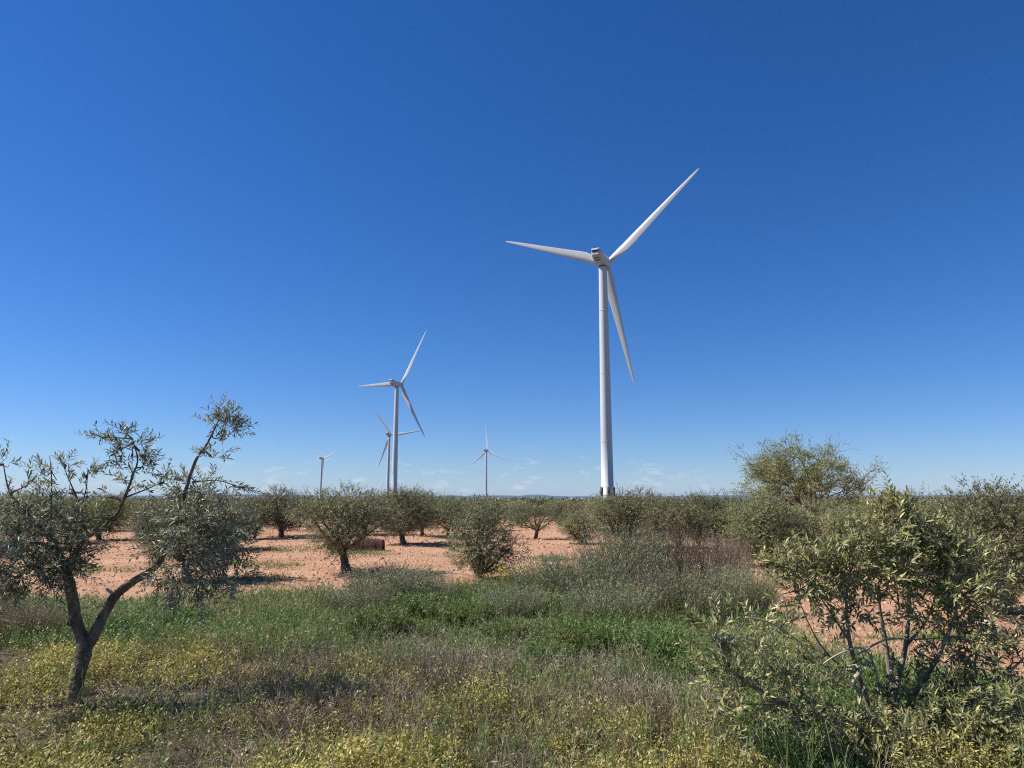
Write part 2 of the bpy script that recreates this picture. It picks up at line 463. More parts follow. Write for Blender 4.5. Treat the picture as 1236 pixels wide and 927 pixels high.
cx, lox, hix = graded(-16, 18, 0, 240, 40, 15500)
cy, loy, hiy = graded(2, 34, 0, 240, 46, 15500)
gx = np.concatenate([lox, cx, hix]); gy = np.concatenate([[-5500, -1000, -150, -40, -12, -5, -1], cy, hiy])
X, Y = np.meshgrid(gx, gy, indexing='ij')
Z = gz(X, Y)
nx, ny = X.shape
i, j = np.meshgrid(np.arange(nx - 1), np.arange(ny - 1), indexing='ij')
F = np.stack([i * ny + j, (i + 1) * ny + j, (i + 1) * ny + j + 1, i * ny + j + 1], -1).reshape(-1, 4)
g = Geo(); g.add(np.stack([X, Y, Z], -1), F)
me = g.mesh('ground', M_SOIL, smooth=True)
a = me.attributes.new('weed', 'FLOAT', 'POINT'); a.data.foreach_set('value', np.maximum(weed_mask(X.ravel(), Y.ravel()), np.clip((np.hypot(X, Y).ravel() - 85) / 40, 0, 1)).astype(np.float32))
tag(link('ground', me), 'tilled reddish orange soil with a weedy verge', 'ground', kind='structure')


def hill(name, dist, depth, xs, hs_, seed, label):
    xx = np.linspace(xs[0], xs[-1], 260)
    hh = np.interp(xx, xs, hs_) * (0.75 + 0.5 * fbm(xx / 500 + 7, xx * 0 + seed, seed)) + 10 * (fbm(xx / 160, xx * 0 + 2, seed + 5) - 0.5)
    hh = np.maximum(hh, 1.0)
    prof = [0, 0.12, 0.3, 0.55, 0.8, 1.0, 0.7, 0.0]; pos = [0, 0.1, 0.2, 0.33, 0.45, 0.55, 0.75, 1.0]
    V = np.array([[(x, dist + depth * p + 300 * fbm(x / 900, p * 3, seed + 2), h * q - (0.5 if q == 0 else 0)) for p, q in zip(pos, prof)] for x, h in zip(xx, hh)])
    a_, b_ = V.shape[:2]
    i, j = np.meshgrid(np.arange(a_ - 1), np.arange(b_ - 1), indexing='ij')
    F = np.stack([i * b_ + j, (i + 1) * b_ + j, (i + 1) * b_ + j + 1, i * b_ + j + 1], -1).reshape(-1, 4)
    g = Geo(); g.add(V, F)
    tag(link(name, g.mesh(name, M_HILL, True)), label, 'hills', kind='structure')


hill('hills', 8600, 1800, [-9000, -6000, -3600, -2500, -900, 400, 1500, 3000, 5000, 9000], [54, 60, 78, 66, 62, 58, 60, 64, 66, 54], 3, 'low dark blue hills along the horizon')
hill('mountains', 12200, 2300, [-12000, -8000, -5200, -4000, -2500, -800, 300, 1500, 2500, 9000], [30, 70, 118, 80, 60, 80, 104, 70, 40, 20], 8, 'faint pale blue ridge beyond the nearer hills')


# ------------------------------------------------------------------ wind turbines
def blade_geo(g, Rr, sweep=0.0):
    """along +Z from root radius 1.2 to Rr; chord along X, thickness along Y"""
    s = np.array([0.028, 0.05, 0.09, 0.14, 0.20, 0.28, 0.4, 0.55, 0.7, 0.82, 0.91, 0.96, 0.985, 1.0])
    ch = np.array([1.9, 1.95, 2.4, 3.05, 3.4, 3.15, 2.65, 2.1, 1.6, 1.2, 0.9, 0.66, 0.42, 0.10]) * (Rr / 43)
    th = np.array([1.9, 1.85, 1.55, 1.25, 1.0, 0.8, 0.58, 0.4, 0.28, 0.19, 0.13, 0.09, 0.06, 0.02]) * (Rr / 43)
    tw = -np.radians(np.array([16, 16, 15, 13, 11, 8, 6, 4, 2, 1, 0.5, 0, 0, 0]) + 3)
    m = 20; a = np.linspace(0, 2 * math.pi, m, endpoint=False)
    V = []
    for s_, c, t, w_ in zip(s, ch, th, tw):
        k = min(1, max(0, (s_ - 0.05) / 0.15))
        x = np.cos(a) * 0.5; y = np.sin(a) * 0.5
        xa = x * c + k * 0.2 * c                      # trailing edge extends one way
        ya = y * t * (1 - k * 0.55 * np.clip(x * 2 + 0.2, 0, 1))
        X_ = xa * math.cos(w_) - ya * math.sin(w_); Y_ = xa * math.sin(w_) + ya * math.cos(w_)
        bend = 0.028 * Rr * s_ ** 2 - 0.0
        V.append(np.stack([X_, Y_ + bend, np.full(m, s_ * Rr)], -1))
    V = np.array(V); n_ = len(V)
    i, j = np.meshgrid(np.arange(n_ - 1), np.arange(m), indexing='ij'); j2 = (j + 1) % m
    g.add(V, np.stack([i * m + j, i * m + j2, (i + 1) * m + j2, (i + 1) * m + j], -1).reshape(-1, 4))
    g.add(np.vstack([V[-1], V[-1].mean(0)]), np.stack([np.arange(m), (np.arange(m) + 1) % m, np.full(m, m)], -1))


def loft_box(g, secs, mat=0, bev=0.35):
    """secs: list of (y, halfwidth, zlow, zhigh); rounded rectangular sections along Y"""
    rings = []
    for y, hw, z0, z1 in secs:
        b = min(bev, hw * 0.6, (z1 - z0) * 0.3)
        rings.append([(-hw + b, y, z0), (hw - b, y, z0), (hw - b * .3, y, z0 + b * .3), (hw, y, z0 + b), (hw, y, z1 - b), (hw - b * .3, y, z1 - b * .3),
                      (hw - b, y, z1), (-hw + b, y, z1), (-hw + b * .3, y, z1 - b * .3), (-hw, y, z1 - b), (-hw, y, z0 + b), (-hw + b * .3, y, z0 + b * .3)])
    V = np.array(rings); n_, m = V.shape[:2]
    i, j = np.meshgrid(np.arange(n_ - 1), np.arange(m), indexing='ij'); j2 = (j + 1) % m
    g.add(V, np.stack([i * m + j, (i + 1) * m + j, (i + 1) * m + j2, i * m + j2], -1).reshape(-1, 4), 0.5, mat)
    for e in (0, n_ - 1):
        f = np.stack([np.arange(m), (np.arange(m) + 1) % m, np.full(m, m)], -1)
        if e: f = f[:, ::-1]
        g.add(np.vstack([V[e], V[e].mean(0)]), f, 0.5, mat)


def box(g, c, s, mat=0, tone=0.5, rot=None, jit=0.0, rg=None):
    V = np.array([(x, y, z) for x in (-.5, .5) for y in (-.5, .5) for z in (-.5, .5)]) * np.array(s)
    if jit: V = V + rg.normal(0, jit, V.shape)
    if rot is not None: V = V @ rot.T
    g.add(V + np.array(c), [(0, 1, 3, 2), (4, 6, 7, 5), (0, 4, 5, 1), (2, 3, 7, 6), (0, 2, 6, 4), (1, 5, 7, 3)], tone, mat)


HUB_Z = 78.0 + EYE
OVER = 4.3
g = Geo()
prof = [(0, 2.03), (0.35, 2.03), (0.36, 1.98), (20, 1.83), (40, 1.68), (60, 1.5), (HUB_Z - 2.15, 1.33)]
a_ = np.linspace(0, 2 * math.pi, 48, endpoint=False)
V = np.array([[(r_ * math.cos(t), r_ * math.sin(t), z_) for t in a_] for z_, r_ in prof])
i, j = np.meshgrid(np.arange(len(prof) - 1), np.arange(48), indexing='ij'); j2 = (j + 1) % 48
g.add(V, np.stack([i * 48 + j, i * 48 + j2, (i + 1) * 48 + j2, (i + 1) * 48 + j], -1).reshape(-1, 4))
ME_TOWER = g.mesh('turbine_tower', M_WHITE, True)
ME_FLANGE = []
for z_, r_ in ((20.2, 1.84), (42, 1.675), (63, 1.49)):
    g = Geo()
    V = np.array([[(rr * math.cos(t), rr * math.sin(t), z_ + dz) for t in a_] for dz, rr in ((-0.09, r_), (-0.09, r_ + 0.03), (0.09, r_ + 0.03), (0.09, r_))])
    i, j = np.meshgrid(np.arange(3), np.arange(48), indexing='ij'); j2 = (j + 1) % 48
    g.add(V, np.stack([i * 48 + j, i * 48 + j2, (i + 1) * 48 + j2, (i + 1) * 48 + j], -1).reshape(-1, 4))
    ME_FLANGE.append(g.mesh('flange_ring', M_GREYP))
g = Geo()
loft_box(g, [(-6.6, 1.15, 0.35, 1.7), (-6.3, 1.5, 0.0, 1.9), (-3.6, 1.75, -1.2, 2.0), (-1.6, 1.85, -1.9, 2.0), (0, 1.85, -1.95, 2.0), (1.8, 1.75, -1.8, 1.85), (2.6, 1.5, -1.5, 1.5)])
ME_NAC = g.mesh('nacelle', M_WHITE, False)
g = Geo(); loft_box(g, [(-6.9, 1.3, 1.88, 2.25), (-6.5, 1.5, 1.88, 2.6), (-4.6, 1.55, 2.02, 2.75), (-4.0, 1.5, 2.02, 2.3)], bev=0.15)
ME_HOOD = g.mesh('cooler_hood', M_WHITE)
g = Geo(); box(g, (0, -6.6, 1.55), (2.4, 0.3, 0.55))
ME_VENT = g.mesh('air_vent', M_DARK)
g = Geo(); box(g, (0, 0, 0), (2.0, 0.5, 0.1), rot=np.array(Matrix.Rotation(R(-24), 3, 'X')))
ME_SLOT = g.mesh('vent_slot', M_SLOT)
g = Geo()
V = np.array([[(1.42 * math.cos(t), 1.42 * math.sin(t), z_) for t in a_] for z_ in (-2.2, -1.85)])
j = np.arange(48); j2 = (j + 1) % 48
g.add(V, np.stack([j, j2, 48 + j2, 48 + j], -1))
ME_YAW = g.mesh('yaw_bearing', M_DARK)
g = Geo()
pr = [(2.62, 1.35), (2.9, 1.45), (OVER, 1.5), (5.2, 1.25), (5.8, 0.85), (6.15, 0.4), (6.25, 0.02)]
V = np.array([[(r_ * math.cos(t), y_, r_ * math.sin(t)) for t in a_] for y_, r_ in pr])
i, j = np.meshgrid(np.arange(len(pr) - 1), np.arange(48), indexing='ij'); j2 = (j + 1) % 48
g.add(V, np.stack([i * 48 + j, (i + 1) * 48 + j, (i + 1) * 48 + j2, i * 48 + j2], -1).reshape(-1, 4))
ME_SPIN = g.mesh('spinner', M_WHITE, True)
g = Geo(); blade_geo(g, 41.6)
ME_BLADE = g.mesh('rotor_blade', M_BLADE, True)
g = Geo(); box(g, (0, 0, 4.5), (0.7, 0.4, 3.0))
ME_PANEL = g.mesh('base_panel', M_DARK)
g = Geo(); box(g, (0, 0, 1.2), (0.9, 0.1, 2.2))
ME_DOOR = g.mesh('door', M_GREYP)


def turbine(hx, hy, yaw, phase, label, tilt=5.0):
    hub = at(hx, hy, 100); d = hub - np.array([0, 0, EYE]); d = d * (78.0 / d[2])
    y_ = R(yaw)
    fx, fy = math.sin(y_), math.cos(y_)
    bx, by = d[0] - fx * OVER, d[1] - fy * OVER
    t = empty('wind_turbine', (bx, by, 0.0), label, 'wind turbine', 'white wind turbines')
    link('tower', ME_TOWER, t); [link('flange_ring', f_, t) for f_ in ME_FLANGE]
    nac = link('nacelle', ME_NAC, t, (0, 0, HUB_Z))
    mat = Matrix.Rotation(-y_, 4, 'Z')
    nac.matrix_basis = Matrix.Translation((0, 0, HUB_Z)) @ mat @ Matrix.Diagonal((.93, 1, .93, 1))
    for nm, me_ in (('cooler_hood', ME_HOOD), ('air_vent', ME_VENT), ('yaw_bearing', ME_YAW)):
        link(nm, me_, nac)
    for vy, vz in ((-5.3, -0.47), (-4.3, -0.91)):
        link('vent_slot', ME_SLOT, nac, (0, vy, vz))
    tm = Matrix.Translation((0, 0, HUB_Z)) @ mat @ Matrix.Rotation(R(tilt), 4, 'X')
    sp_ = link('spinner', ME_SPIN, t); sp_.matrix_basis = tm
    for k in range(3):
        b = link('blade', ME_BLADE, t)
        b.matrix_basis = tm @ Matrix.Translation((0, OVER, 0)) @ Matrix.Rotation(R(phase + 120 * k), 4, 'Y')
    link('door', ME_DOOR, t, (0, -2.0, 0))
    for az in (-88, -8, 60, 92, 165):
        p = link('base_panel', ME_PANEL, t)
        q = R(az) 
        p.matrix_basis = Matrix.Rotation(-q + math.atan2(bx, by) * -1, 4, 'Z') @ Matrix.Translation((0, -2.1, 0)) 
    return t


turbine(733.0, 319.8, 28.1, 50.6, 'nearest and tallest white wind turbine, rising behind the dark olive clump')
turbine(484.3, 464.9, 33.0, 33.3, 'second largest white wind turbine, its tower partly covering a smaller turbine')
turbine(471.6, 525.2, 14.7, 83.9, 'smaller wind turbine partly hidden directly behind the second largest turbine')
turbine(390.6, 553.6, 30.0, 68.0, 'farthest tiny wind turbine with two blades raised in a V')
turbine(588.6, 544.4, 29.7, -4.0, 'small distant wind turbine with one blade straight up, between the two tallest')


# ------------------------------------------------------------------ trees
def olive_meshes(seed, n_sprig=1350, nl=12, h=2.3, wdt=2.35, base=0.5, low=0.28, leaf=0.09, lw=0.026, nclump=18, crown_mat=M_OLIVE, sparse=0.0, twigs=False, stems=1):
    rg = np.random.default_rng(seed)
    gt = Geo(); gc = Geo()
    cz = (h + low) / 2; rz = (h - low) / 2
    cl = []
    k = 0
    while len(cl) < nclump and k < 500:
        k += 1
        u = nrm(rg.normal(size=3)); rr = rg.uniform(0.35, 0.78)
        c = np.array([u[0] * rr * wdt / 2, u[1] * rr * wdt / 2, cz + u[2] * rr * rz])
        if all(np.linalg.norm(c - q) > 0.42 for q in cl): cl.append(c)
    bases = [np.array([rg.normal(0, 0.04), rg.normal(0, 0.04), -0.08])] if stems == 1 else [np.array([rg.normal(0, 0.16), rg.normal(0, 0.16), -0.08]) for _ in range(stems)]
    heads = []
    for b in bases:
        head = b + np.array([rg.normal(0, 0.10), rg.normal(0, 0.10), base + 0.08 + rg.uniform(-.05, .1)])
        r0 = 0.085 if stems == 1 else 0.06
        tube(gt, [b, b * 0.5 + head * 0.5 + rg.normal(0, 0.03, 3), head], [r0 * 1.35, r0, r0 * 0.95], 9, 4, rough=0.06, rg=rg)
        heads.append(head)
    for c in cl:
        hd = heads[rg.integers(len(heads))]
        mid = hd * 0.5 + c * 0.5 + np.array([rg.normal(0, .08), rg.normal(0, .08), rg.uniform(-.12, .05)])
        tube(gt, [hd - (hd - c) * 0.0 - np.array([0, 0, .05]), mid, c], [0.05, 0.028, 0.009], 6, 3, rough=0.04, rg=rg)
        for q in range(3):
            e = c + nrm(rg.normal(size=3)) * rg.uniform(.2, .4)
            tube(gt, [mid * .3 + c * .7, e], [0.012, 0.004], 4, 2)
    per = max(4, n_sprig // nclump)
    for c in cl:
        s = rg.uniform(0.36, 0.56)
        P, u = blob_points(c, (s, s, s * 0.85), int(per * (s / 0.43) ** 2), rg, 0.25)
        out = nrm(P - np.array([0, 0, cz - 0.2]))
        D = out * 0.6 + u * 0.5 + np.array([0, 0, 0.35]) + rg.normal(0, 0.35, P.shape)
        ok = P[:, 2] > 0.18
        sprigs(gc, P[ok], D[ok], rg.uniform(0.14, 0.34, ok.sum()), nl, leaf, lw, rg, 0.45 + rg.normal(0, 0.12), 0, 1 if twigs else None)
    # long upright shoots above the crown
    m_ = 9
    P = np.stack([rg.normal(0, wdt * 0.22, m_), rg.normal(0, wdt * 0.22, m_), rg.uniform(h - 0.35, h - 0.1, m_)], -1)
    sprigs(gc, P, rg.normal(0, .25, (m_, 3)) + [0, 0, 1], rg.uniform(.25, .5, m_), 14, leaf * 0.8, lw, rg, 0.4, 0, None)
    return gt.mesh('olive_trunk', M_BARK, True), gc.mesh('olive_crown', [crown_mat, M_BARK])


VAR = [olive_meshes(100), olive_meshes(101, wdt=2.6, low=.4, nclump=15, base=.62), olive_meshes(102, low=.16, nclump=22, wdt=2.2, stems=2), olive_meshes(103, wdt=2.7, nclump=13, n_sprig=1150, base=.4), olive_meshes(104, low=.2, nclump=20, stems=2, h=2.4)]
BUSHY = [olive_meshes(140 + k, n_sprig=1500, low=0.12, base=0.25, wdt=2.2, h=2.2, stems=3) for k in range(2)]
YEL = [olive_meshes(160 + k, crown_mat=M_YELTREE, low=0.2) for k in range(2)]
NEARV = [olive_meshes(180 + k, n_sprig=2200, leaf=0.08, lw=0.021, twigs=True) for k in range(3)]
LONE = olive_meshes(190, n_sprig=1500, leaf=0.08, lw=0.021, twigs=True, low=0.66, base=0.55, nclump=15)
LOW = [olive_meshes(200 + k, n_sprig=560, nl=8, leaf=0.14, lw=0.05, nclump=14, low=0.2) for k in range(5)]
SPARSE = [olive_meshes(220, n_sprig=560, nclump=10, low=0.6, wdt=2.6, stems=2)]


def olive(px, py, var, wpx, hpx, label, group='olive trees of the orchard', cat='olive tree', name='olive_tree', rz=None, base_w=2.45, base_h=2.35):
    p = on_ground(px, py); Yd = p[1]
    s = Yd / FPX / math.cos(PITCH)
    sx = 1.12 * wpx * s / base_w; sz = hpx * s / base_h
    t = empty(name, (p[0], p[1], float(gz(p[0], p[1])) - 0.02), label, cat, group, rz if rz is not None else random.uniform(0, 6.28), (sx, sx, sz))
    link('trunk', var[0], t); link('crown', var[1], t)
    return t


olive(416, 692, LONE, 124, 95, 'lone olive tree with a forked trunk on red soil before the low earth wall', rz=0.4)
olive(338, 648, VAR[1], 74, 60, 'round olive tree on a thin curved trunk, on the soil below the farthest turbine')
olive(486, 658, NEARV[1], 80, 66, 'twin trunked olive tree just right of the low earth wall')
olive(508, 648, VAR[0], 52, 54, 'slim olive tree half hidden behind the twin trunked one')
olive(583, 699, BUSHY[0], 92, 94, 'bushy olive with foliage down to the soil, beside the yellow flowering plant')
olive(646, 651, SPARSE[0], 62, 42, 'thin brownish many-stemmed young tree on open soil', cat='young tree', name='young_tree')
olive(700, 657, BUSHY[1], 50, 46, 'low olive just left of the tallest turbine tower')
olive(757, 662, NEARV[2], 84, 72, 'dark olive tree with a bare straight trunk, tallest in the clump below the tallest turbine')
olive(790, 661, VAR[2], 66, 64, 'olive tree leaning against the dark one, on its right')
olive(815, 668, VAR[3], 84, 70, 'broad olive tree behind the dry wispy shrubs')
olive(872, 666, VAR[4], 72, 68, 'pale leafed olive tree left of the sparse almond tree')
olive(925, 684, BUSHY[0], 104, 84, 'dense dark olive tree directly in front of the almond tree', rz=2.2)
olive(985, 678, VAR[1], 92, 76, 'olive tree at the right foot of the almond tree')
olive(1050, 690, VAR[3], 100, 86, 'olive tree behind the upright top of the near bright olive bush')
olive(1216, 742, NEARV[1], 176, 152, 'large olive tree with a leaning dark trunk over red soil at the right edge', rz=1.2)
olive(1135, 705, VAR[0], 120, 104, 'olive tree showing between the near bright bush and the one at the right edge')
olive(1290, 700, VAR[2], 120, 100, 'olive tree just past the right edge tree')
olive(540, 650, VAR[4], 60, 50, 'small olive tree behind and left of the bushy olive')
olive(842, 664, VAR[1], 74, 66, 'olive tree filling the gap between the broad one and the pale leafed one')
olive(900, 668, VAR[2], 70, 64, 'olive tree between the pale leafed one and the dense dark one')
olive(440, 646, VAR[3], 74, 50, 'olive tree behind the crown of the lone forked olive')
olive(1085, 672, VAR[4], 90, 76, 'olive tree behind the right shoulder of the near bright bush')
olive(268, 664, VAR[2], 78, 64, 'olive tree behind the hanging right half of the near leaning olive')
olive(300, 650, VAR[4], 60, 52, 'small olive tree left of the one with the curved trunk')
olive(205, 668, BUSHY[1], 88, 66, 'olive tree seen through the gap between the two limbs of the near olive')
olive(232, 702, NEARV[0], 112, 104, 'olive tree close behind the leaning limb, its shadow on the soil', rz=2.8)
olive(120, 652, YEL[0], 72, 56, 'yellowish green bush showing through the left limb of the near olive', cat='bush', name='bush')
olive(70, 656, YEL[1], 78, 60, 'yellowish green bush behind the leafy left half of the near olive', cat='bush', name='bush')
olive(20, 664, VAR[0], 96, 70, 'olive tree behind the leftmost foliage of the near olive')
olive(-60, 672, VAR[3], 110, 74, 'olive tree beyond the left edge of the verge')

# rows farther back: instances with a trunk and a crown each
count = 0
rows_y = []
spots = []
for ri, yy in enumerate(np.arange(40, 93, 5.4)):
    for xx in np.arange(-100, 104, 4.0 if yy < 56 else 5.2):
        x = xx + rng.normal(0, 0.8) + (ri % 2) * 2.0; y = yy + rng.normal(0, 0.8)
        if abs(x) > y * 0.80 + 3: continue
        px, py = pix(np.array([x, y, 0.0]))
        if y < 43 and 230 < px < 720: continue     # open soil in the middle
        if y < 50 and 610 < px < 700: continue
        spots.append((x, y))
far_kinds = [('grey green olive tree in the far rows under the horizon', 'olive trees of the far rows', LOW, 'olive tree', 'olive_tree')]
for q, (x, y) in enumerate(spots):
    if len(spots) > 260 and q % 7 == 0: continue
    v = LOW[q % 5]
    s = rng.uniform(0.82, 1.05)
    t = empty('olive_tree', (x, y, float(gz(x, y)) - 0.02), far_kinds[0][0], 'olive tree', far_kinds[0][1], rng.uniform(0, 6.28), (s * rng.uniform(.95, 1.3), s * rng.uniform(.95, 1.3), s * rng.uniform(0.70, 0.88) + (.1 if y < 58 else 0)))
    link('trunk', v[0], t); link('crown', v[1], t)
    count += 1

# far wood: one mass beyond the rows
g = Geo()
rg = np.random.default_rng(77)
N = 3600
yy = 93 + (760 - 93) * rg.random(N) ** 1.6; xx = rg.uniform(-0.82, 0.82, N) * yy
for x, y in zip(xx, yy):
    k = 110 if y < 250 else 60
    hgt = rg.uniform(1.6, 2.15) * (1.0 if y < 300 else rg.uniform(1.0, 1.15))
    P, u = blob_points((x, y, hgt * 0.55), (rg.uniform(1.2, 1.9), rg.uniform(1.2, 1.9), hgt * 0.45), k, rg, 0.6)
    D = u + rg.normal(0, .5, u.shape)
    leaves(g, P, D, u + np.array([0, 0, .5]) + rg.normal(0, .4, u.shape), np.full(k, .5), np.full(k, .28), np.clip(rg.normal(0.22 + (0.08 if y < 250 else -0.12), .2, k), 0, 1))
tag(link('olive_wood', g.mesh('olive_wood', M_OLIVE)), 'far olive groves merging into a dark green band', 'trees', kind='stuff')


# sparse almond tree
def almond():
    rg = np.random.default_rng(31)
    gt = Geo(); gc = Geo(); tips = []

    def grow(p, d, L, r, lv):
        mid = p + d * L * 0.5 + rg.normal(0, 0.05 * L, 3); e = p + d * L + rg.normal(0, 0.05 * L, 3)
        tube(gt, [p, mid, e], [r, r * 0.8, r * 0.6], 7 if lv < 2 else 4, 3, rough=0.04, rg=rg)
        if lv >= 2:
            tips.append((p, e, lv))
        if lv == 4: return
        kids = 4 if lv == 1 else 3
        for k in range(kids):
            nd = nrm(d * 0.9 + rg.normal(0, 0.5, 3) + np.array([0, 0, 0.12]))
            if nd[2] < -0.1: nd[2] *= -0.3
            st = p * 0.0 + (mid if k == 0 else e)
            grow(st, nd, L * rg.uniform(0.58, 0.85), r * 0.5, lv + 1)
    base = np.array([0, 0, -0.1]); fork = np.array([0.05, 0, 0.95])
    tube(gt, [base, fork * 0.5, fork], [0.19, 0.15, 0.14], 10, 4, rough=0.05, rg=rg)
    for k in range(9):
        a = k * 2 * math.pi / 9 + rg.uniform(-.3, .3)
        el = rg.uniform(0.55, 1.25)
        d = np.array([math.cos(a) * math.cos(el), math.sin(a) * math.cos(el), math.sin(el)])
        grow(fork, nrm(d), rg.uniform(1.45, 1.8), 0.065, 1)
    # the outer twigs: a wide uneven dome of small sprays, thinner to one side
    for k in range(84):
        a = rg.uniform(0, 2 * math.pi); el = math.asin(rg.uniform(-.05, 1))
        r_ = rg.uniform(.72, 1.0)
        c = np.array([2.75 * r_ * math.cos(a) * math.cos(el), 2.75 * r_ * math.sin(a) * math.cos(el), 1.9 + 3.1 * r_ * math.sin(el)])
        q = min(tips, key=lambda t_: np.linalg.norm(t_[1] - c))[1]
        tube(gt, [q, q * .5 + c * .5 + rg.normal(0, .08, 3), c], [.014, .009, .004], 4, 3)
        tips.append((q * .4 + c * .6, c, 3)); tips.append((c, c + rg.normal(0, .25, 3), 4))
    for p, e, lv in tips:
        dense = 1.0 if e[0] < 1.2 else 0.62
        k = max(1, int((10 if lv > 2 else 4) * dense))
        t = rg.uniform(0.1, 1.0, (k, 1)); P = p * (1 - t) + e * t + rg.normal(0, .12, (k, 3))
        D = nrm(e - p) * 0.6 + rg.normal(0, 0.6, (k, 3)) + np.array([0, 0, .25])
        sprigs(gc, P, D, rg.uniform(.15, .42, k), 10, 0.075, 0.034, rg, 0.45 + rg.normal(0, .15), 0, 1, twig_r=0.004)
    return gt.mesh('almond_trunk', M_BARK, True), gc.mesh('almond_crown', [M_ALMOND, M_BARK])


al = almond()
AY = 34.0
p = at(970, 604, AY)
t = empty('almond_tree', (p[0], AY, 0.0), 'tall sparse yellow green tree with branches against the sky, rising above the olives', 'tree', None, 0.3, (1.04, 1.04, 0.97))
link('trunk', al[0], t); link('crown', al[1], t)


# ------------------------------------------------------------------ the near leaning olive on the left
def px_line(pts, Y):
    return np.array([at(p[0], p[1], Y + (p[2] if len(p) > 2 else 0)) for p in pts])


def near_tree(name, label, cat, Y0, base, limbs, twigs, blobs, mat_leaf, leaf_l, leaf_w, seed, bark, droopy=(), nl=14, pale=None, tone=0.45, dens=1.0, knots=False):
    rg = np.random.default_rng(seed)
    bp = np.array(base)
    t = empty(name, bp, label, cat)
    nodes = []
    for nm, pts, rad in limbs:
        g = Geo(); L = px_line(pts, Y0) - bp
        tube(g, L, np.array(rad) * (.78 if knots else 1), 18 if knots else 10, 12 if knots else 6, rough=0.07 if knots else 0.04, rg=rg)
        link(nm, g.mesh(nm, bark, True), t)
        ls, _ = smooth_line(L, rad, 6); nodes.extend(ls[3:] if nm == 'trunk' else ls)
    for pts, rad in twigs:
        g = Geo()
        L = px_line(pts, Y0) - bp
        tube(g, L, rad, 6, 4, rough=0.03, rg=rg)
        link('twig', g.mesh('twig', bark, True), t)
        nodes.extend(smooth_line(L, rad, 4)[0])
    gc = Geo()
    nodes = np.array(nodes)
    for b in blobs:
        px, py, rx, ry, ns, dy = b[:6]; ns = max(4, int(ns * dens))
        dirn = np.array(b[6]) if len(b) > 6 else np.array([0, 0, .35])
        ns = int(ns * 1.12) if knots and px > 180 else ns
        c = at(px, py, Y0 + dy) - bp
        k = (Y0 + dy) / FPX
        rad = np.array([rx * k, max(rx, ry) * k * 1.0, ry * k]) * (1.0 if knots else 1.15)
        near_ = nodes[np.argsort(np.linalg.norm(nodes - c, axis=1))[:4]]
        s0 = near_[0]
        # woody twigs carrying this clump
        nb = max(2, ns // 16)
        P, u = blob_points(c, rad, ns, rg, 0.1)
        ends = P[rg.permutation(ns)[:nb]]
        tube(gc, [s0, s0 * .5 + c * .5 + rg.normal(0, .03, 3), c], [0.010, 0.007, 0.004], 5, 3, mat=1)
        for e in ends:
            s_ = c * 0.6 + s0 * 0.4 if rg.random() < .6 else c
            tube(gc, [s_, s_ * .5 + e * .5 + rg.normal(0, .025, 3), e], [0.0055, 0.004, 0.002], 4, 2, mat=1, cap=False)
        D = u * 0.55 + dirn + rg.normal(0, .35, P.shape) + 0.35 * nrm(P - s0)
        wz = P[:, 2] + bp[2]
        P[:, 2] = np.where(wz < 0.06, 0.06 - bp[2] + rg.random(ns) * .1, P[:, 2])
        cam_dist = np.linalg.norm(P + bp - np.array([0, 0, EYE]), axis=1)
        ok = cam_dist > 2.5
        sprigs(gc, P[ok], D[ok], rg.uniform(.10, .26, ok.sum()), nl, leaf_l, leaf_w, rg, tone + rg.normal(0, .1), 0, 1, twig_r=0.002, fold=True)
    link('crown', gc.mesh('crown', [mat_leaf, bark]), t)
    return t, bp


YL = 7.25
lb = on_ground(90, 851)
lb[2] = float(gz(lb[0], lb[1])) - 0.03
YL = float(lb[1])
trunk = [(88, 860), (90, 840), (94, 818), (101, 792), (103, 772)]
limb_l = [(104, 783), (97, 766, .0), (91, 748, -.02), (87, 721, -.04), (81, 695, -.06), (73, 672, -.1), (54, 642, -.15)]
limb_r = [(103, 783), (115, 763, .03), (127, 738, .08), (140, 718, .12), (160, 702, .16), (188, 684, .18), (204, 655, .16), (214, 625, .12), (223, 595, .1), (236, 556, .08), (249, 537, .05), (261, 513, .03), (268, 498, .0)]
limb_u = [(78, 688, -.05), (92, 664, .02), (106, 648, .1), (124, 636, .18), (140, 621, .2), (150, 602, .2), (160, 575, .2), (166, 555, .2), (160, 530, .18)]
tw = [([(108, 648, .1), (100, 632, .08), (98, 612, .06), (88, 590, .04), (78, 566, .02)], [.016, .012, .010, .007, .004]),
      ([(98, 612, .06), (104, 590, .1), (106, 566, .1)], [.009, .006, .003]),
      ([(68, 662, -.1), (40, 655, -.3), (10, 660, -.4), (-30, 668, -.5)], [.02, .014, .009, .005]),
      ([(52, 640, -.15), (32, 618, -.2), (12, 595, -.25), (4, 560, -.3)], [.018, .013, .009, .004]),
      ([(80, 690, -.06), (100, 652, -.2), (70, 648, -.3), (40, 668, -.3)], [.02, .012, .008, .004]),
      ([(215, 632, .12), (240, 620, .0), (262, 640, -.1), (280, 665, -.15)], [.016, .012, .008, .004]),
      ([(201, 665, .16), (225, 670, .0), (250, 690, -.1), (262, 712, -.1)], [.016, .012, .007, .004]),
      ([(232, 582, .1), (262, 580, .1), (290, 588, .1), (302, 588, .1)], [.009, .006, .004, .002]),
      ([(152, 600, .2), (178, 590, .25), (200, 580, .3)], [.01, .007, .003]),
      ([(60, 650, -.1), (62, 610, .0), (62, 575, .0), (60, 550, .05)], [.012, .009, .006, .003])]
UP = (0, 0, .6); DN = (0, 0, -.35)
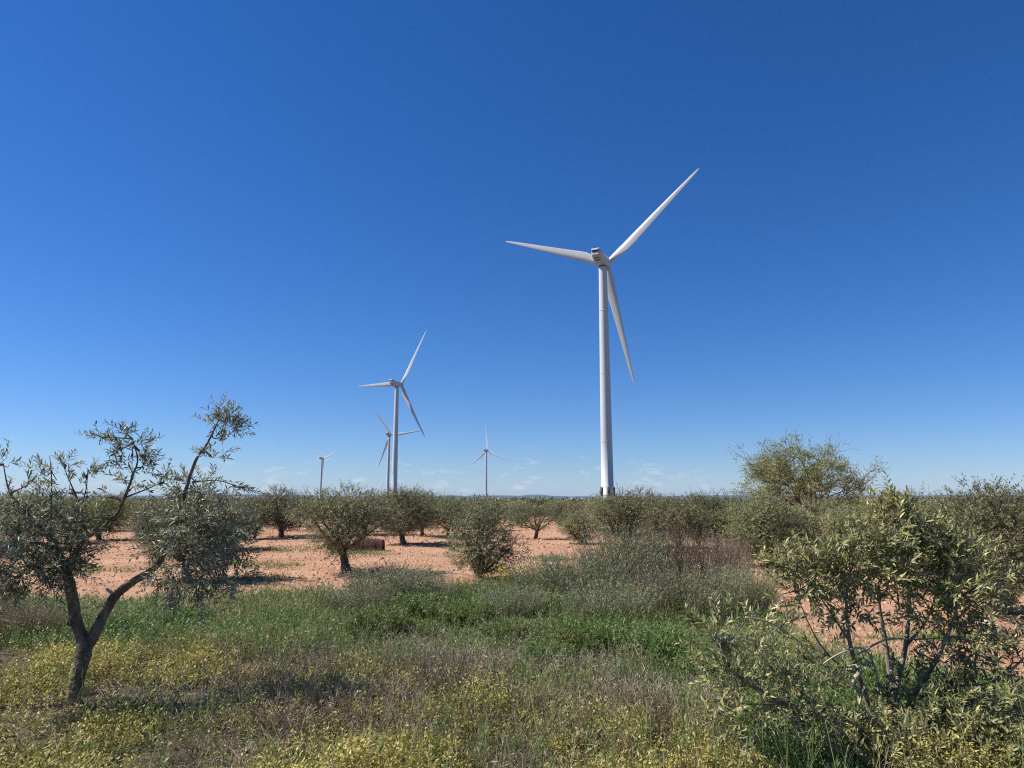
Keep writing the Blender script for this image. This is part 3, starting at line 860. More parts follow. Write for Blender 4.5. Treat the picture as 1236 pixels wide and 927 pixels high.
bl = [(58, 662, 50, 42, 170, -.25), (20, 650, 36, 45, 110, -.3), (92, 640, 34, 28, 60, -.1), (42, 694, 46, 22, 90, -.3, DN), (-15, 690, 40, 35, 110, -.4, DN),
      (-30, 640, 40, 45, 90, -.3), (80, 678, 26, 22, 50, -.15, DN), (45, 612, 24, 26, 36, -.1, UP), (12, 605, 14, 22, 14, -.2, UP), (4, 562, 9, 16, 12, -.3, UP),
      (62, 570, 6, 26, 14, .05, UP), (78, 562, 10, 14, 14, .02, UP), (86, 590, 10, 14, 10, .05, UP), (106, 576, 8, 18, 10, .1, UP), (34, 585, 6, 14, 6, -.1, UP),
      (160, 540, 20, 24, 44, .2, UP), (146, 522, 12, 8, 14, .2, UP), (136, 545, 14, 18, 16, .2), (122, 528, 10, 8, 8, .2, UP), (172, 568, 16, 14, 18, .2), (196, 582, 20, 12, 16, .3), (150, 580, 12, 12, 8, .2), (128, 600, 20, 14, 10, .15),
      (246, 638, 46, 46, 190, -.05), (212, 690, 32, 26, 80, .0, DN), (276, 652, 26, 36, 70, -.1, DN), (238, 592, 34, 24, 74, .1), (212, 610, 22, 22, 30, .1), (282, 588, 18, 7, 12, .1, (.4, 0, 0)),
      (270, 510, 14, 13, 56, .0, UP), (264, 530, 10, 8, 10, .05, UP), (256, 552, 16, 10, 12, .05), (232, 704, 34, 16, 60, -.1, DN), (250, 712, 14, 12, 14, -.1, DN), (286, 690, 18, 16, 18, -.1, DN), (186, 660, 14, 20, 14, .1), (180, 640, 12, 18, 10, .2)]
lt, lbp = near_tree('olive_tree', 'near olive tree with a forked bare trunk, its right limb leaning out over the verge', 'olive tree', YL, lb,
                    [('trunk', trunk, [.118, .086, .076, .086, .078]), ('limb', limb_l, [.072, .068, .066, .062, .055, .038, .02]), ('limb', limb_r, [.068, .064, .06, .054, .046, .038, .034, .029, .023, .018, .013, .009, .006]),
                     ('limb', limb_u, [.036, .031, .027, .024, .021, .017, .013, .009, .005])], tw, bl, M_OLIVE_NEAR, 0.084, 0.0195, 51, M_BARK_D, dens=0.55, knots=True)
lt['group'] = 'olive trees of the orchard'
# pruning scar on the left limb
g = Geo(); c_ = at(90, 752, YL - .02) - lbp
tube(g, [c_, c_ + np.array([-.02, -.065, .01])], [.03, .024], 10, 1); link('pruning_scar', g.mesh('pruning_scar', M_DARK, True), lt)
g = Geo(); c_ = at(136, 716, YL + .1) - lbp
tube(g, [c_, c_ + np.array([-.05, -.03, .045])], [.02, .013], 8, 1); link('cut_stub', g.mesh('cut_stub', M_PALEWOOD, True), lt)

# ------------------------------------------------------------------ the near bright olive bush on the right
rb = on_ground(1062, 893); rb[2] = float(gz(rb[0], rb[1])) - 0.03
YR = float(rb[1])
st1 = [(1062, 900), (1074, 858), (1084, 820, .1), (1093, 780, .2), (1097, 735, .25), (1097, 690, .25), (1088, 660, .2), (1080, 632, .2)]
st2 = [(1058, 898), (1048, 850), (1036, 815, -.1), (1026, 775, -.15), (1022, 735, -.15), (1024, 700, -.1), (1034, 670, .0)]
st3 = [(1066, 900), (1082, 860, .2), (1074, 815, .3), (1068, 770, .35), (1060, 715, .35), (1070, 665, .3), (1066, 636, .3)]
st4 = [(1068, 898), (1098, 845, -.1), (1128, 800, -.2), (1150, 750, -.25), (1160, 710, -.25)]
st5 = [(1050, 900), (1005, 870, -.5), (950, 850, -.9), (890, 815, -1.1), (860, 770, -1.1)]
tw2 = [([(1036, 815, -.1), (1010, 800, -.2), (985, 770, -.3), (960, 715, -.3)], [.014, .010, .007, .003]),
       ([(1026, 775, -.15), (1000, 735, -.2), (978, 705, -.2)], [.012, .008, .003]),
       ([(1093, 780, .2), (1120, 745, .2), (1135, 695, .2)], [.014, .010, .004]),
       ([(1098, 845, -.1), (1150, 830, -.3), (1200, 825, -.4)], [.014, .009, .004]),
       ([(950, 850, -.9), (920, 850, -1.0), (880, 850, -1.0)], [.009, .006, .003]),
       ([(1062, 895, 0), (1100, 890, -.5), (1150, 895, -.9)], [.015, .009, .004]),
       ([(1062, 895, 0), (1050, 900, -.5), (1050, 915, -.8)], [.015, .009, .004])]
bl2 = [(1077, 614, 17, 15, 26, .2, UP), (1077, 640, 32, 24, 76, .2, UP), (1044, 662, 36, 24, 90, .0, UP), (1096, 672, 42, 28, 110, .2, UP), (1012, 676, 38, 22, 90, -.1), (960, 684, 26, 18, 40, -.3), (1146, 668, 40, 28, 86, .2), (1186, 700, 36, 26, 64, .1), (1176, 735, 38, 18, 34, -.1), (1222, 800, 26, 20, 18, -.2), (1120, 850, 46, 32, 64, -.4), (1186, 880, 48, 32, 90, -.6), (1064, 900, 44, 22, 70, -.9), (1222, 915, 34, 22, 60, -.9), (985, 702, 32, 20, 66, -.2), (1052, 690, 44, 26, 100, .0),
       (1124, 680, 34, 32, 80, .1), (1155, 712, 26, 24, 44, -.2), (1122, 735, 34, 24, 50, .0), (1030, 735, 30, 20, 34, -.1), (962, 712, 20, 18, 24, -.3), (1168, 775, 34, 18, 26, -.3), (1192, 836, 48, 24, 40, -.4), (1140, 800, 26, 20, 30, -.2),
       (895, 815, 50, 28, 46, -1.0), (866, 765, 18, 26, 30, -1.1, UP), (955, 845, 50, 36, 54, -.9), (905, 865, 46, 28, 36, -1.1), (1000, 870, 40, 32, 34, -.7), (1055, 912, 36, 22, 90, -.8), (1125, 870, 40, 28, 36, -.5), (1160, 910, 44, 24, 56, -.9),
       (1000, 790, 26, 20, 20, -.25), (930, 765, 16, 16, 16, -.6, UP), (1080, 610, 5, 8, 5, .2, UP), (1062, 618, 6, 10, 7, .3, UP), (1220, 880, 40, 30, 50, -.6), (1240, 790, 26, 24, 16, -.3)]
rt, rbp = near_tree('olive_tree', 'low sprawling olive bush with bright narrow leaves and pale cut twigs', 'olive tree', YR, rb,
                    [('stem', st1, [.03, .025, .022, .019, .016, .012, .008, .004]), ('stem', st2, [.026, .022, .019, .016, .012, .008, .004]), ('stem', st3, [.028, .023, .020, .016, .013, .008, .004]),
                     ('stem', st4, [.026, .021, .017, .011, .005]), ('stem', st5, [.03, .024, .018, .011, .005])], tw2, bl2, M_OLIVE_BRIGHT, 0.085, 0.024, 61, M_BARK_G, nl=14, tone=0.6, dens=0.88)
rt['group'] = 'olive trees of the orchard'
g = Geo()
rgp = np.random.default_rng(9)
for pts, r0 in (([(1044, 878, -.3), (1056, 866, -.25), (1066, 858, -.2)], .028), ([(1040, 808, -.3), (1030, 826, -.3), (1048, 842, -.25), (1060, 850, -.2)], .016), ([(1018, 752, -.1), (1020, 790, -.2), (1022, 822, -.3)], .006),
                ([(1062, 846, -.2), (1056, 805, -.3), (1040, 782, -.4), (1008, 792, -.5), (988, 806, -.5)], .008), ([(1052, 800, -.3), (1020, 806, -.5), (1002, 822, -.5)], .006), ([(1078, 795, .0), (1075, 815, -.1), (1070, 832, -.1)], .012),
                ([(900, 745, -.8), (930, 752, -.7), (965, 775, -.6), (985, 800, -.5)], .006), ([(1112, 862, -.6), (1116, 890, -.7), (1118, 930, -.8)], .009), ([(1116, 890, -.7), (1140, 902, -.8)], .006), ([(958, 856, -.9), (962, 890, -1.0), (966, 920, -1.0)], .007),
                ([(1035, 790, -.2), (1070, 772, .0), (1105, 772, .0), (1135, 770, .1), (1160, 768, .1)], .007), ([(1044, 826, -.4), (1036, 855, -.5), (1033, 876, -.5)], .006), ([(870, 772, -1.0), (900, 770, -.9), (940, 782, -.8)], .005)):
    L = px_line(pts, YR) - rbp
    g = Geo()
    tube(g, L, np.linspace(r0 * 1.25, r0 * .7, len(L)), 7, 4, rough=.05, rg=rgp)
    link('cut_twig', g.mesh('cut_twig', M_PALEWOOD, True), rt)


# ------------------------------------------------------------------ shrubs on the verge
def shrub_mesh(seed, mat, n=420, h=0.8, spread=0.55, leafy=9, leaf=(0.03, 0.006), tone=0.45, bush=1.0):
    rg = np.random.default_rng(seed); g = Geo()
    a = rg.uniform(0, 6.283, n); rb_ = rg.uniform(0, 1, n) ** .5
    base = np.stack([np.cos(a) * rb_ * spread * .45, np.sin(a) * rb_ * spread * .45, np.full(n, -.03)], -1)
    lean = np.stack([np.cos(a) * rb_ * spread * .75 + rg.normal(0, .1, n), np.sin(a) * rb_ * spread * .75 + rg.normal(0, .1, n), np.ones(n)], -1)
    hh = h * (1 - .3 * rb_ ** 2) * rg.uniform(.55, 1.15, n)
    segs = 4; pts = []
    for s in range(segs + 1):
        t = s / segs
        pts.append(base + lean * (hh * t)[:, None] * np.array([1, 1, 1 - .12 * t]) + rg.normal(0, .018, (n, 3)) * (t > 0))
    wdt = .0035
    side = nrm(np.cross(lean, rg.normal(size=(n, 3))))
    tn = np.clip(rg.normal(tone, .22, n), 0, 1)
    for sd_ in (side, nrm(np.cross(lean, side))):
        V = np.stack([p + sd_ * wdt * (1 - .7 * k / segs) * sg for k, p in enumerate(pts) for sg in (-1, 1)], 1)
        f = np.array([[2 * k, 2 * k + 1, 2 * k + 3, 2 * k + 2] for k in range(segs)])
        g.add(V.reshape(-1, 3), (np.arange(n)[:, None, None] * (2 * segs + 2) + f[None]).reshape(-1, 4), np.repeat(np.clip(tn + .1, 0, 1), 2 * segs + 2))
    for q in range(leafy * segs):
        t = rg.uniform(.2, 1.0, n); k = np.minimum((t * segs).astype(int), segs - 1); fr = (t * segs - k)[:, None]
        PP = np.stack(pts, 0); idx = np.arange(n)
        P = PP[k, idx] * (1 - fr) + PP[k + 1, idx] * fr
        D = nrm(lean) * rg.uniform(.4, 1, (n, 1)) + rg.normal(0, .55, (n, 3))
        leaves(g, P, D, rg.normal(size=(n, 3)) + [0, 0, .6], leaf[0] * rg.uniform(.6, 1.4, n), leaf[1] * rg.uniform(.7, 1.3, n), np.clip(tn + rg.normal(0, .15, n), 0, 1))
    return g.mesh('shrub', mat)


SH = [shrub_mesh(300 + k, M_SAGE, n=640, h=.85, spread=.75) for k in range(3)]
SHB = [shrub_mesh(320 + k, M_BROWN, n=600, h=.85, spread=.7, leafy=4, leaf=(.028, .005)) for k in range(2)]
SHG = [shrub_mesh(330, M_GRASS, n=380, h=.5, spread=.7, leafy=10, leaf=(.045, .012), tone=.55)]


def shrub(px, py, me_, s, sz, label, name='shrub', cat='shrub', rz=None):
    zf = 1.7 if 740 < px < 920 else 1.3
    p = on_ground(px, py)
    o = link(name, me_, None, (p[0], p[1], float(gz(p[0], p[1]))))
    o.rotation_euler = (0, 0, rz if rz is not None else random.uniform(0, 6.28)); o.scale = (s, s, sz * zf)
    return tag(o, label, cat, 'wispy shrubs on the verge')


shrub(472, 732, SH[0], 1.4, .8, 'wispy grey green shrub in front of the lone forked olive')
shrub(428, 742, SH[1], 1.0, .48, 'low grey green shrub at the left foot of the wispy one before the lone olive')
shrub(512, 732, SH[2], 1.1, .6, 'low grey green shrub at the right foot of the wispy one before the lone olive')
shrub(660, 726, SH[1], 1.2, .85, 'grey green shrub beside the leaning dark stake')
shrub(705, 732, SH[2], 1.3, 1.0, 'grey green shrub with pale dry stems, right of the leaning dark stake')
shrub(752, 722, SH[0], 1.5, 1.15, 'tall grey green shrub in the middle of the large thicket')
shrub(808, 718, SHB[0], 1.5, 1.18, 'tallest shrub of the large thicket, mauve brown and full of bare twigs', rz=1.9)
shrub(862, 722, SHB[0], 1.4, 1.0, 'dark brown dry shrub at the right end of the large thicket')
shrub(790, 748, SHB[1], 1.0, .7, 'reddish brown dry shrub in the front of the large thicket')
shrub(838, 752, SH[2], 1.2, .8, 'low grey green shrub in front of the dark brown dry one')
shrub(735, 760, SH[0], 1.15, .75, 'front grey green shrub among green grass, below the thicket')
shrub(905, 742, SH[1], .9, .7, 'small grey green shrub at the edge of red soil by the bright olive bush')
shrub(620, 745, SH[0], 1.0, .55, 'small low grey shrub left of the thicket')
shrub(18, 772, SHB[0], 1.1, .62, 'reddish brown shrub at the left edge behind the yellow herbs')
shrub(-50, 770, SHB[1], 1.2, .7, 'reddish brown shrub just beyond the left edge')
shrub(880, 690, SHB[1], 1.0, .7, 'brown twiggy shrub behind the thicket under the pale leafed olive')


DRYB = [shrub_mesh(340 + k, M_DRY, n=230, h=.55, spread=.8, leafy=3, leaf=(.05, .0035), tone=.42) for k in range(2)]
def clump(px, py, me_, s, sz, label, group, name, cat):
    p = on_ground(px, py)
    o = link(name, me_, None, (p[0], p[1], float(gz(p[0], p[1]))))
    o.rotation_euler = (0, 0, random.uniform(0, 6.28)); o.scale = (s, s, sz)
    return tag(o, label, cat, group)


for q, (px_, py_, s_, z_) in enumerate([(560, 838, 1.0, 1.0), (515, 822, .9, .8), (590, 822, .9, .75), (452, 872, .85, .8), (630, 868, .8, .7), (805, 884, 1.0, .9), (765, 866, .9, .7), (360, 872, .9, .7), (700, 826, .8, .7), (470, 905, .7, .6), (330, 850, .8, .55), (725, 905, .7, .7), (850, 868, .8, .7), (240, 872, .8, .5)]):
    clump(px_, py_, DRYB[q % 2], s_, z_, 'tangle of dry grey mauve twigs on the near verge', 'dry twig tangles on the verge', 'dry_shrub', 'dry shrub')
for q, (px_, py_, s_, z_) in enumerate([(452, 766, 1.0, .9), (508, 752, 1.1, 1.0), (566, 758, 1.0, .9), (612, 778, .8, .7), (705, 790, .9, .8), (800, 800, 1.0, .85), (330, 764, .9, .65), (225, 758, .9, .7), (150, 764, .8, .6), (870, 826, .9, .8), (660, 806, .7, .6)]):
    clump(px_, py_, SHG[0], s_, z_, 'clump of fresh green leafy weed on the verge', 'green weed clumps on the verge', 'leafy_weed', 'weed')


def seg_flower():
    rg = np.random.default_rng(70); g = Geo()
    n_ = 260
    P = rg.normal(0, .14, (n_, 3)) * [1, 1, .0] + np.stack([np.zeros(n_), np.zeros(n_), rg.uniform(.02, .34, n_)], -1)
    leaves(g, P, rg.normal(size=(n_, 3)) + [0, 0, .6], rg.normal(size=(n_, 3)) + [0, 0, 1], rg.uniform(.03, .06, n_), rg.uniform(.015, .03, n_), np.clip(P[:, 2] / .3 + rg.normal(0, .2, n_), 0, 1))
    E_ = np.stack([rg.normal(0, .14, 22), rg.normal(0, .14, 22), rg.uniform(.2, .36, 22)], -1)
    B_ = E_ * [.2, .2, 0] + [0, 0, -.02]
    leaves(g, B_, E_ - B_, rg.normal(size=(22, 3)), np.linalg.norm(E_ - B_, axis=1), np.full(22, .008), np.zeros(22))
    return g.mesh('flowering_plant', M_FLOWER)


p = on_ground(612, 706)
o = link('flowering_plant', seg_flower(), None, (p[0], p[1], float(gz(p[0], p[1])))); o.scale = (1.3, 1.3, 1.25)
tag(o, 'small plant with bright yellow flowers on the soil edge below the bushy olive', 'plant')

# leaning dark stake
g = Geo(); rg = np.random.default_rng(3)
P = px_line([(675, 702), (670, 692), (662, 680)], on_ground(675, 702)[1]); b_ = P[0] * [1, 1, 0]
tube(g, P - b_, [.03, .027, .022], 8, 3, rough=.06, rg=rg)
tag(link('stake', g.mesh('stake', M_BARK, True), None, b_), 'short dark wooden stake leaning left at the edge of the thicket', 'stake')
g = Geo(); P = px_line([(470, 700), (467, 684), (462, 672)], on_ground(470, 712)[1]); b_ = P[0] * [1, 1, 0]
P = np.vstack([b_, P]); tube(g, P - b_, [.012, .011, .009, .005], 6, 3, rough=.06, rg=rg)
tag(link('dead_branch', g.mesh('dead_branch', M_BARK, True), None, b_), 'thin dead branch standing out of the wispy shrub near the lone olive', 'branch')


# low earth wall behind the lone olive
def wall():
    rg = np.random.default_rng(17); g = Geo()
    n_ = 44
    xs_ = np.linspace(-1.18, 1.02, n_)
    top = .44 + .05 * (fbm(xs_ * 3, xs_ * 0, 3) - .5) + rg.normal(0, .008, n_)
    top = np.where((xs_ > -.72) & (xs_ < -.15), .20 + .12 * fbm(xs_ * 5, xs_ * 0, 6), top)
    top[0] *= .8; top[-1] *= .85
    V = []
    for x_, t_ in zip(xs_, top):
        d_ = .17 + rg.normal(0, .006)
        V.append([(x_, -d_ - .03, -.06), (x_, -d_ + rg.normal(0, .008), t_ * .5), (x_, -d_ + .03, t_ - .02), (x_, -d_ * .6, t_), (x_, d_ * .6, t_ + .01), (x_, d_ - .03, t_ - .02), (x_, d_ + .03, -.06)])
    V = np.array(V); m_ = V.shape[1]
    i, j = np.meshgrid(np.arange(n_ - 1), np.arange(m_ - 1), indexing='ij')
    g.add(V, np.stack([i * m_ + j, (i + 1) * m_ + j, (i + 1) * m_ + j + 1, i * m_ + j + 1], -1).reshape(-1, 4))
    for e in (0, n_ - 1):
        f = np.array([[k, k + 1, m_] for k in range(m_ - 1)])
        g.add(np.vstack([V[e], V[e].mean(0)]), f if e else f[:, ::-1])
    return g.mesh('earth_wall', M_BRICK)


p = on_ground(432, 664)
o = link('earth_wall', wall(), None, (p[0], p[1], float(gz(p[0], p[1])) - .03)); o.rotation_euler = (0, 0, R(-6))
tag(o, 'low broken wall of shade-darkened reddish earth behind the lone forked olive', 'wall')


def stone(px, py, s, label, seed, dz=0.0):
    rg = np.random.default_rng(seed); g = Geo()
    nu, nv = 12, 7
    V = []
    for v in range(nv):
        ph = math.pi * v / (nv - 1)
        for u in range(nu):
            th = 2 * math.pi * u / nu
            r_ = 1 + .28 * (fbm(np.array([u % nu * .7 + seed]), np.array([v * .8]))[0] - .5)
            V.append((r_ * math.cos(th) * math.sin(ph), r_ * math.sin(th) * math.sin(ph), r_ * math.cos(ph)))
    f = [[v * nu + u, v * nu + (u + 1) % nu, (v + 1) * nu + (u + 1) % nu, (v + 1) * nu + u] for v in range(nv - 1) for u in range(nu)]
    g.add(np.array(V) * s, f)
    p = on_ground(px, py)
    o = link('stone', g.mesh('stone', M_STONE), None, (p[0], p[1], float(gz(p[0], p[1])) + s[2] * .5 + dz)); o.rotation_euler = (0, 0, seed)
    return tag(o, label, 'stone', 'loose pale stones')


stone(397, 664, (.13, .1, .08), 'pale stone lying on the left end of the low earth wall', 4, .5)
stone(686, 650, (.28, .16, .10), 'white stone on the soil at the foot of the far olive row', 5)
stone(666, 681, (.26, .12, .05), 'flat pale stone on the soil beside the leaning dark stake', 6)
stone(-2, 666, (.75, .5, .28), 'large grey boulder behind foliage at the left edge', 7)
stone(1188, 752, (.2, .08, .04), 'flat pale stone on red soil under the right edge olive', 8)

# ------------------------------------------------------------------ soil clods (uncountable)
rg = np.random.default_rng(21)
N = 60000
r_ = 9 + (62 - 9) * rg.random(N) ** 1.25; th = rg.uniform(-.72, .72, N)
x = r_ * np.sin(th); y = r_ * np.cos(th)
ok = rg.random(N) > weed_mask(x, y) * 1.05
ok &= (fbm(x * .8, y * .8, 12) + .25 > rg.random(N))
x, y = x[ok], y[ok]; n_ = len(x)
s = np.clip(rg.lognormal(-3.85, .5, n_), .010, .075) * (1 + (np.hypot(x, y) - 12).clip(0) * .008)
ang = rg.uniform(0, 6.28, n_)
k = np.array([[1, 0, -.3], [0, 1, -.3], [-1, 0, -.3], [0, -1, -.3], [.45, .35, .75], [-.4, -.3, .65]])
V = k[None] * (rg.uniform(.6, 1.25, (n_, 6, 3)))
ca, sa = np.cos(ang)[:, None], np.sin(ang)[:, None]
V = np.stack([V[..., 0] * ca - V[..., 1] * sa, V[..., 0] * sa + V[..., 1] * ca, V[..., 2]], -1) * s[:, None, None]
V += np.stack([x, y, gz(x, y) + s * .15], -1)[:, None]
f = np.array([[0, 1, 4], [1, 2, 5], [2, 3, 5], [3, 0, 4], [4, 1, 5], [4, 5, 3]])
F = (np.arange(n_)[:, None, None] * 6 + f[None]).reshape(-1, 3)
g = Geo(); g.add(V.reshape(-1, 3), F, np.repeat(np.clip(rg.normal(.5, .22, n_), 0, 1), 6))
tag(link('soil_clods', g.mesh('soil_clods', M_CLOD)), 'small clods and pebbles scattered over the tilled red soil', 'soil clods', kind='stuff')

# ------------------------------------------------------------------ weeds of the verge
rg = np.random.default_rng(5)


def verge_points(N, rmin=3.6, rmax=19, p=1.35):
    r_ = rmin + (rmax - rmin) * rg.random(N) ** p; th = rg.uniform(-.80, .80, N)
    x = r_ * np.sin(th); y = r_ * np.cos(th)
    m = weed_mask(x, y)
    px, py = pix(np.stack([x, y, 0 * x], -1))
    return x, y, px, py, m


def zone_green(px, py, x, y):
    lim = np.interp(px, [-300, 0, 200, 420, 560, 760, 900, 1000, 1500], [778, 784, 786, 804, 836, 862, 900, 1000, 1000])
    d = np.clip((lim - py) / 26 + .5, 0.04, 1)
    return d * np.clip((fbm(x * .9, y * .9, 31) - .2) * 2.5, .12, 1)


def zone_yellow(px, py, x, y):
    lim = np.interp(px, [-300, 0, 200, 420, 520, 760, 860, 1000, 1500], [784, 786, 790, 812, 850, 856, 895, 945, 945])
    d = np.clip((py - lim) / 30 + .5, 0.0, 1)
    mid = 1 - .72 * np.exp(-((px - 400) / 190) ** 2 - ((py - 860) / 42) ** 2)
    return d * mid * np.clip((fbm(x * 1.5, y * 1.5, 41) - .36) * 4.0, 0.06, 1)


def zone_dry(px, py, x, y):
    c = np.exp(-((px - 450) / 260) ** 2 - ((py - 850) / 60) ** 2) + .8 * np.exp(-((px - 780) / 130) ** 2 - ((py - 870) / 50) ** 2) + np.interp(px, [300, 440], [.16, .42])
    return np.clip(c, 0, 1) * np.clip((fbm(x * 1.2, y * 1.2, 51) - .25) * 2.4, .12, 1)


# green leafy weeds and grass
g = Geo()
x, y, px, py, m = verge_points(84000)
ok = rg.random(len(x)) < zone_green(px, py, x, y) * m
x, y = x[ok], y[ok]; n_ = len(x)
base = np.stack([x, y, gz(x, y) - .01], -1)
hh = (.05 + .50 * fbm(x * .7, y * .7, 61) ** 1.4) * rg.uniform(.6, 1.3, n_)
lean = rg.normal(0, .28, (n_, 3)) + [0, 0, 1]
tn = np.clip(.02 + .85 * fbm(x * 1.1, y * 1.1, 66) + rg.normal(0, .14, n_), 0, 1)
for q in range(13):
    t = rg.uniform(.15, 1, n_)
    P = base + nrm(lean) * (hh * t)[:, None] + rg.normal(0, .018, (n_, 3))
    D = rg.normal(0, .7, (n_, 3)) + [0, 0, .55]
    leaves(g, P, D, rg.normal(0, .5, (n_, 3)) + [0, 0, 1], rg.uniform(.035, .075, n_), rg.uniform(.008, .018, n_), np.clip(tn + rg.normal(0, .15, n_), 0, 1))
for q in range(4):
    D = rg.normal(0, .45, (n_, 3)) + [0, 0, 1]
    leaves(g, base + rg.normal(0, .03, (n_, 3)) * [1, 1, 0], D, rg.normal(size=(n_, 3)), hh * rg.uniform(.6, 1.35, n_), np.full(n_, .0045), np.clip(tn + rg.normal(.22, .25, n_), 0, 1))
# tall thin grass stalks with pale heads
xt, yt, pxt, pyt, mt = verge_points(5000, 4.5, 17, 1.2)
ok = rg.random(len(xt)) < mt * np.interp(pxt, [260, 460], [.35, 1.0]) * np.clip((fbm(xt * .8, yt * .8, 91) - .35) * 3, .05, 1)
xt, yt = xt[ok], yt[ok]; nt_ = len(xt)
bt = np.stack([xt, yt, gz(xt, yt) - .01], -1)
dt = nrm(rg.normal(0, .22, (nt_, 3)) + [.08, 0, 1]); lt_ = rg.uniform(.3, .75, nt_)
sd_ = nrm(np.cross(dt, rg.normal(size=(nt_, 3))))
for q_ in (sd_, nrm(np.cross(dt, sd_))):
    m1 = bt + dt * (lt_ * .6)[:, None]; e1 = bt + dt * lt_[:, None] + rg.normal(0, .04, (nt_, 3)) * [1, 1, .2]
    V = np.stack([p_ + q_ * w_ * sg for p_, w_ in ((bt, .0022), (m1, .0017), (e1, .001)) for sg in (-1, 1)], 1)
    F = (np.arange(nt_)[:, None, None] * 6 + np.array([[0, 1, 3, 2], [2, 3, 5, 4]])[None]).reshape(-1, 4)
    g.add(V.reshape(-1, 3), F, np.repeat(np.clip(rg.normal(.72, .16, nt_), 0, 1), 6))
for q in range(5):
    leaves(g, e1 - dt * rg.uniform(0, .1, (nt_, 1)), dt + rg.normal(0, .35, (nt_, 3)), rg.normal(size=(nt_, 3)), rg.uniform(.02, .045, nt_), np.full(nt_, .006), np.clip(rg.normal(.9, .1, nt_), 0, 1))
# thin tufts on the open soil
xs, ys = [], []
for cx_, cy_, k_, sx_ in ((350, 664, 130, 60), (300, 684, 110, 60), (665, 676, 120, 26), (430, 668, 160, 40), (545, 652, 60, 25), (300, 700, 60, 40), (545, 672, 30, 60), (1140, 770, 60, 60), (100, 690, 90, 60)):
    for _ in range(k_):
        q = on_ground(cx_ + rg.normal(0, sx_ * .6), cy_ + rg.normal(0, 2.2)); xs.append(q[0]); ys.append(q[1])
xs = np.array(xs); ys = np.array(ys); n_ = len(xs)
base = np.stack([xs, ys, gz(xs, ys) - .01], -1)
for q in range(16):
    D = rg.normal(0, .5, (n_, 3)) + [0, 0, .7]
    leaves(g, base + rg.normal(0, .08, (n_, 3)) * [1, 1, .2], D, rg.normal(size=(n_, 3)) + [0, 0, .5], rg.uniform(.05, .16, n_), rg.uniform(.008, .02, n_), np.clip(rg.normal(.55, .25, n_), 0, 1))
tag(link('green_weeds', g.mesh('green_weeds', M_GRASS)), 'fresh green grass and leafy weeds covering the verge', 'weeds', kind='stuff')

# yellow green herbs
g = Geo()
x, y, px, py, m = verge_points(76000, 3.4, 13, 1.1)
ok = rg.random(len(x)) < zone_yellow(px, py, x, y) * m
x, y = x[ok], y[ok]; n_ = len(x)
base = np.stack([x, y, gz(x, y) - .01], -1)
hh = (.03 + .40 * fbm(x * 1.5, y * 1.5, 41) ** 1.6) * (.35 + 1.1 * vnoise(x * 4.5, y * 4.5, 43)) * rg.uniform(.6, 1.3, n_)
lean = nrm(rg.normal(0, .35, (n_, 3)) + [0, 0, 1])
tn = np.clip(-.05 + .5 * fbm(x * .8, y * .8, 76) + .45 * vnoise(x * 4.5, y * 4.5, 43) + rg.normal(0, .10, n_), 0, 1)
for q in range(16):
    t = rg.uniform(.2, 1, n_) ** .6
    P = base + lean * (hh * t)[:, None] + rg.normal(0, .02, (n_, 3))
    D = rg.normal(0, .7, (n_, 3)) + [0, 0, .45]
    leaves(g, P, D, rg.normal(0, .6, (n_, 3)) + [0, 0, 1], rg.uniform(.016, .042, n_), rg.uniform(.010, .021, n_), np.clip(tn + rg.normal(0, .16, n_), 0, 1))
tag(link('yellow_herbs', g.mesh('yellow_herbs', M_HERB)), 'low yellow green herbs carpeting the nearest ground', 'herbs', kind='stuff')

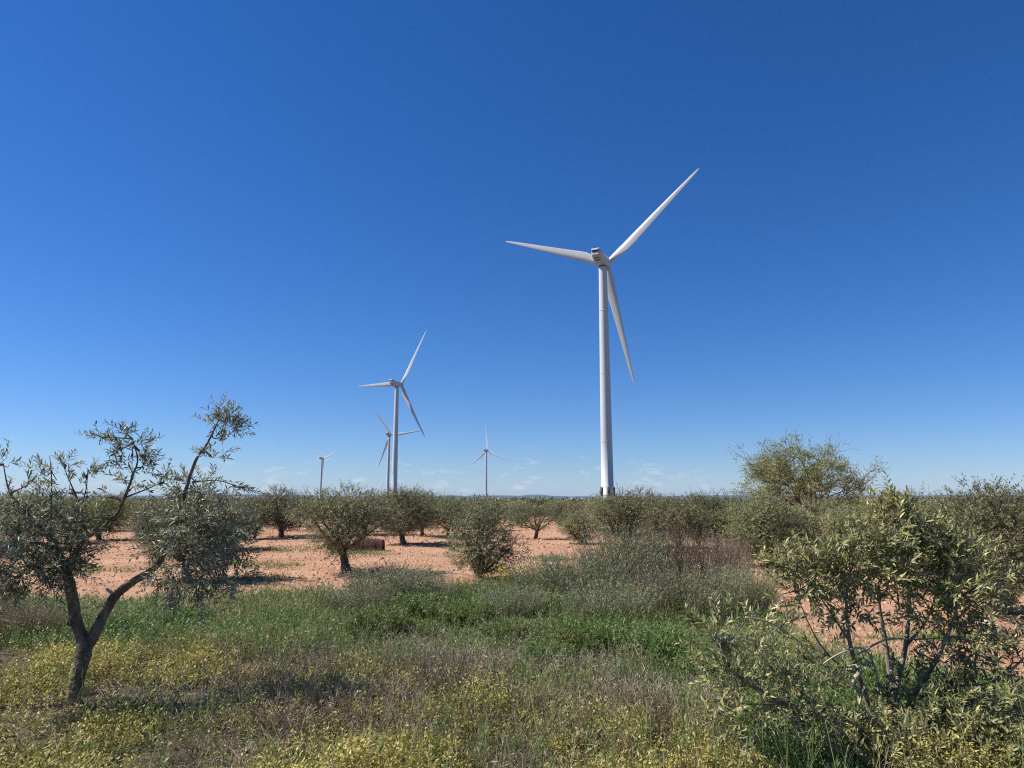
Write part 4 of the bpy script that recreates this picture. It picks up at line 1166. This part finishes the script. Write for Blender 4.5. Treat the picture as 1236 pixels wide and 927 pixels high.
# dry stalks and straw
g = Geo()
x, y, px, py, m = verge_points(120000, 3.4, 18, 1.25)
ok = rg.random(len(x)) < zone_dry(px, py, x, y) * m
x, y = x[ok], y[ok]; n_ = len(x)
px, py = px[ok], py[ok]
base = np.stack([x, y, gz(x, y) - .01], -1)
stand = rg.random(n_)
lean = nrm(rg.normal(0, .7, (n_, 3)) * [1, 1, .3] + np.stack([0 * x, 0 * x, np.where(stand < .42, 1.1, .25)], -1))
L = rg.uniform(.10, .40, n_) * np.where(rg.random(n_) < .03, 1.7, 1)
bend = rg.normal(0, .22, (n_, 3)) * [1, 1, .5]
tn = np.clip(np.where(px < 620, .34, .42) + rg.normal(0, .22, n_) + np.where(rg.random(n_) < .08, .4, 0), 0, 1)
side = nrm(np.cross(lean, rg.normal(size=(n_, 3)))); wd = rg.uniform(.0014, .0034, n_)[:, None]
pts = [base, base + lean * (L * .5)[:, None], base + (lean + bend) * L[:, None]]
for p_ in pts: p_[:, 2] = np.maximum(p_[:, 2], base[:, 2])
for sd_ in (side, nrm(np.cross(lean, side))):
    V = np.stack([p_ + sd_ * wd * (1 - .3 * k) * sg for k, p_ in enumerate(pts) for sg in (-1, 1)], 1)
    F = (np.arange(n_)[:, None, None] * 6 + np.array([[0, 1, 3, 2], [2, 3, 5, 4]])[None]).reshape(-1, 4)
    g.add(V.reshape(-1, 3), F, np.repeat(tn, 6))
# side twiglets
for q in range(3):
    t = rg.uniform(.3, .95, (n_, 1)); P = pts[0] * (1 - t) + pts[2] * t
    D = lean + rg.normal(0, .7, (n_, 3))
    leaves(g, P, D, rg.normal(size=(n_, 3)), rg.uniform(.04, .13, n_), np.full(n_, .0035), np.clip(tn + rg.normal(0, .1, n_), 0, 1))
# fallen dead leaves and litter
x2, y2, px2, py2, m2 = verge_points(26000, 3.4, 15, 1.2)
ok = rg.random(len(x2)) < m2 * .8
x2, y2 = x2[ok], y2[ok]; n2 = len(x2)
leaves(g, np.stack([x2, y2, gz(x2, y2) + rg.uniform(0, .03, n2)], -1), rg.normal(0, 1, (n2, 3)) * [1, 1, .3], rg.normal(0, .4, (n2, 3)) + [0, 0, 1], rg.uniform(.02, .06, n2), rg.uniform(.006, .016, n2), np.clip(rg.normal(.45, .25, n2), 0, 1))
tag(link('dry_stalks', g.mesh('dry_stalks', M_DRY)), 'dry greyish stalks, twigs and straw tangled on the verge', 'dry grass', kind='stuff')
print('far olives', count)
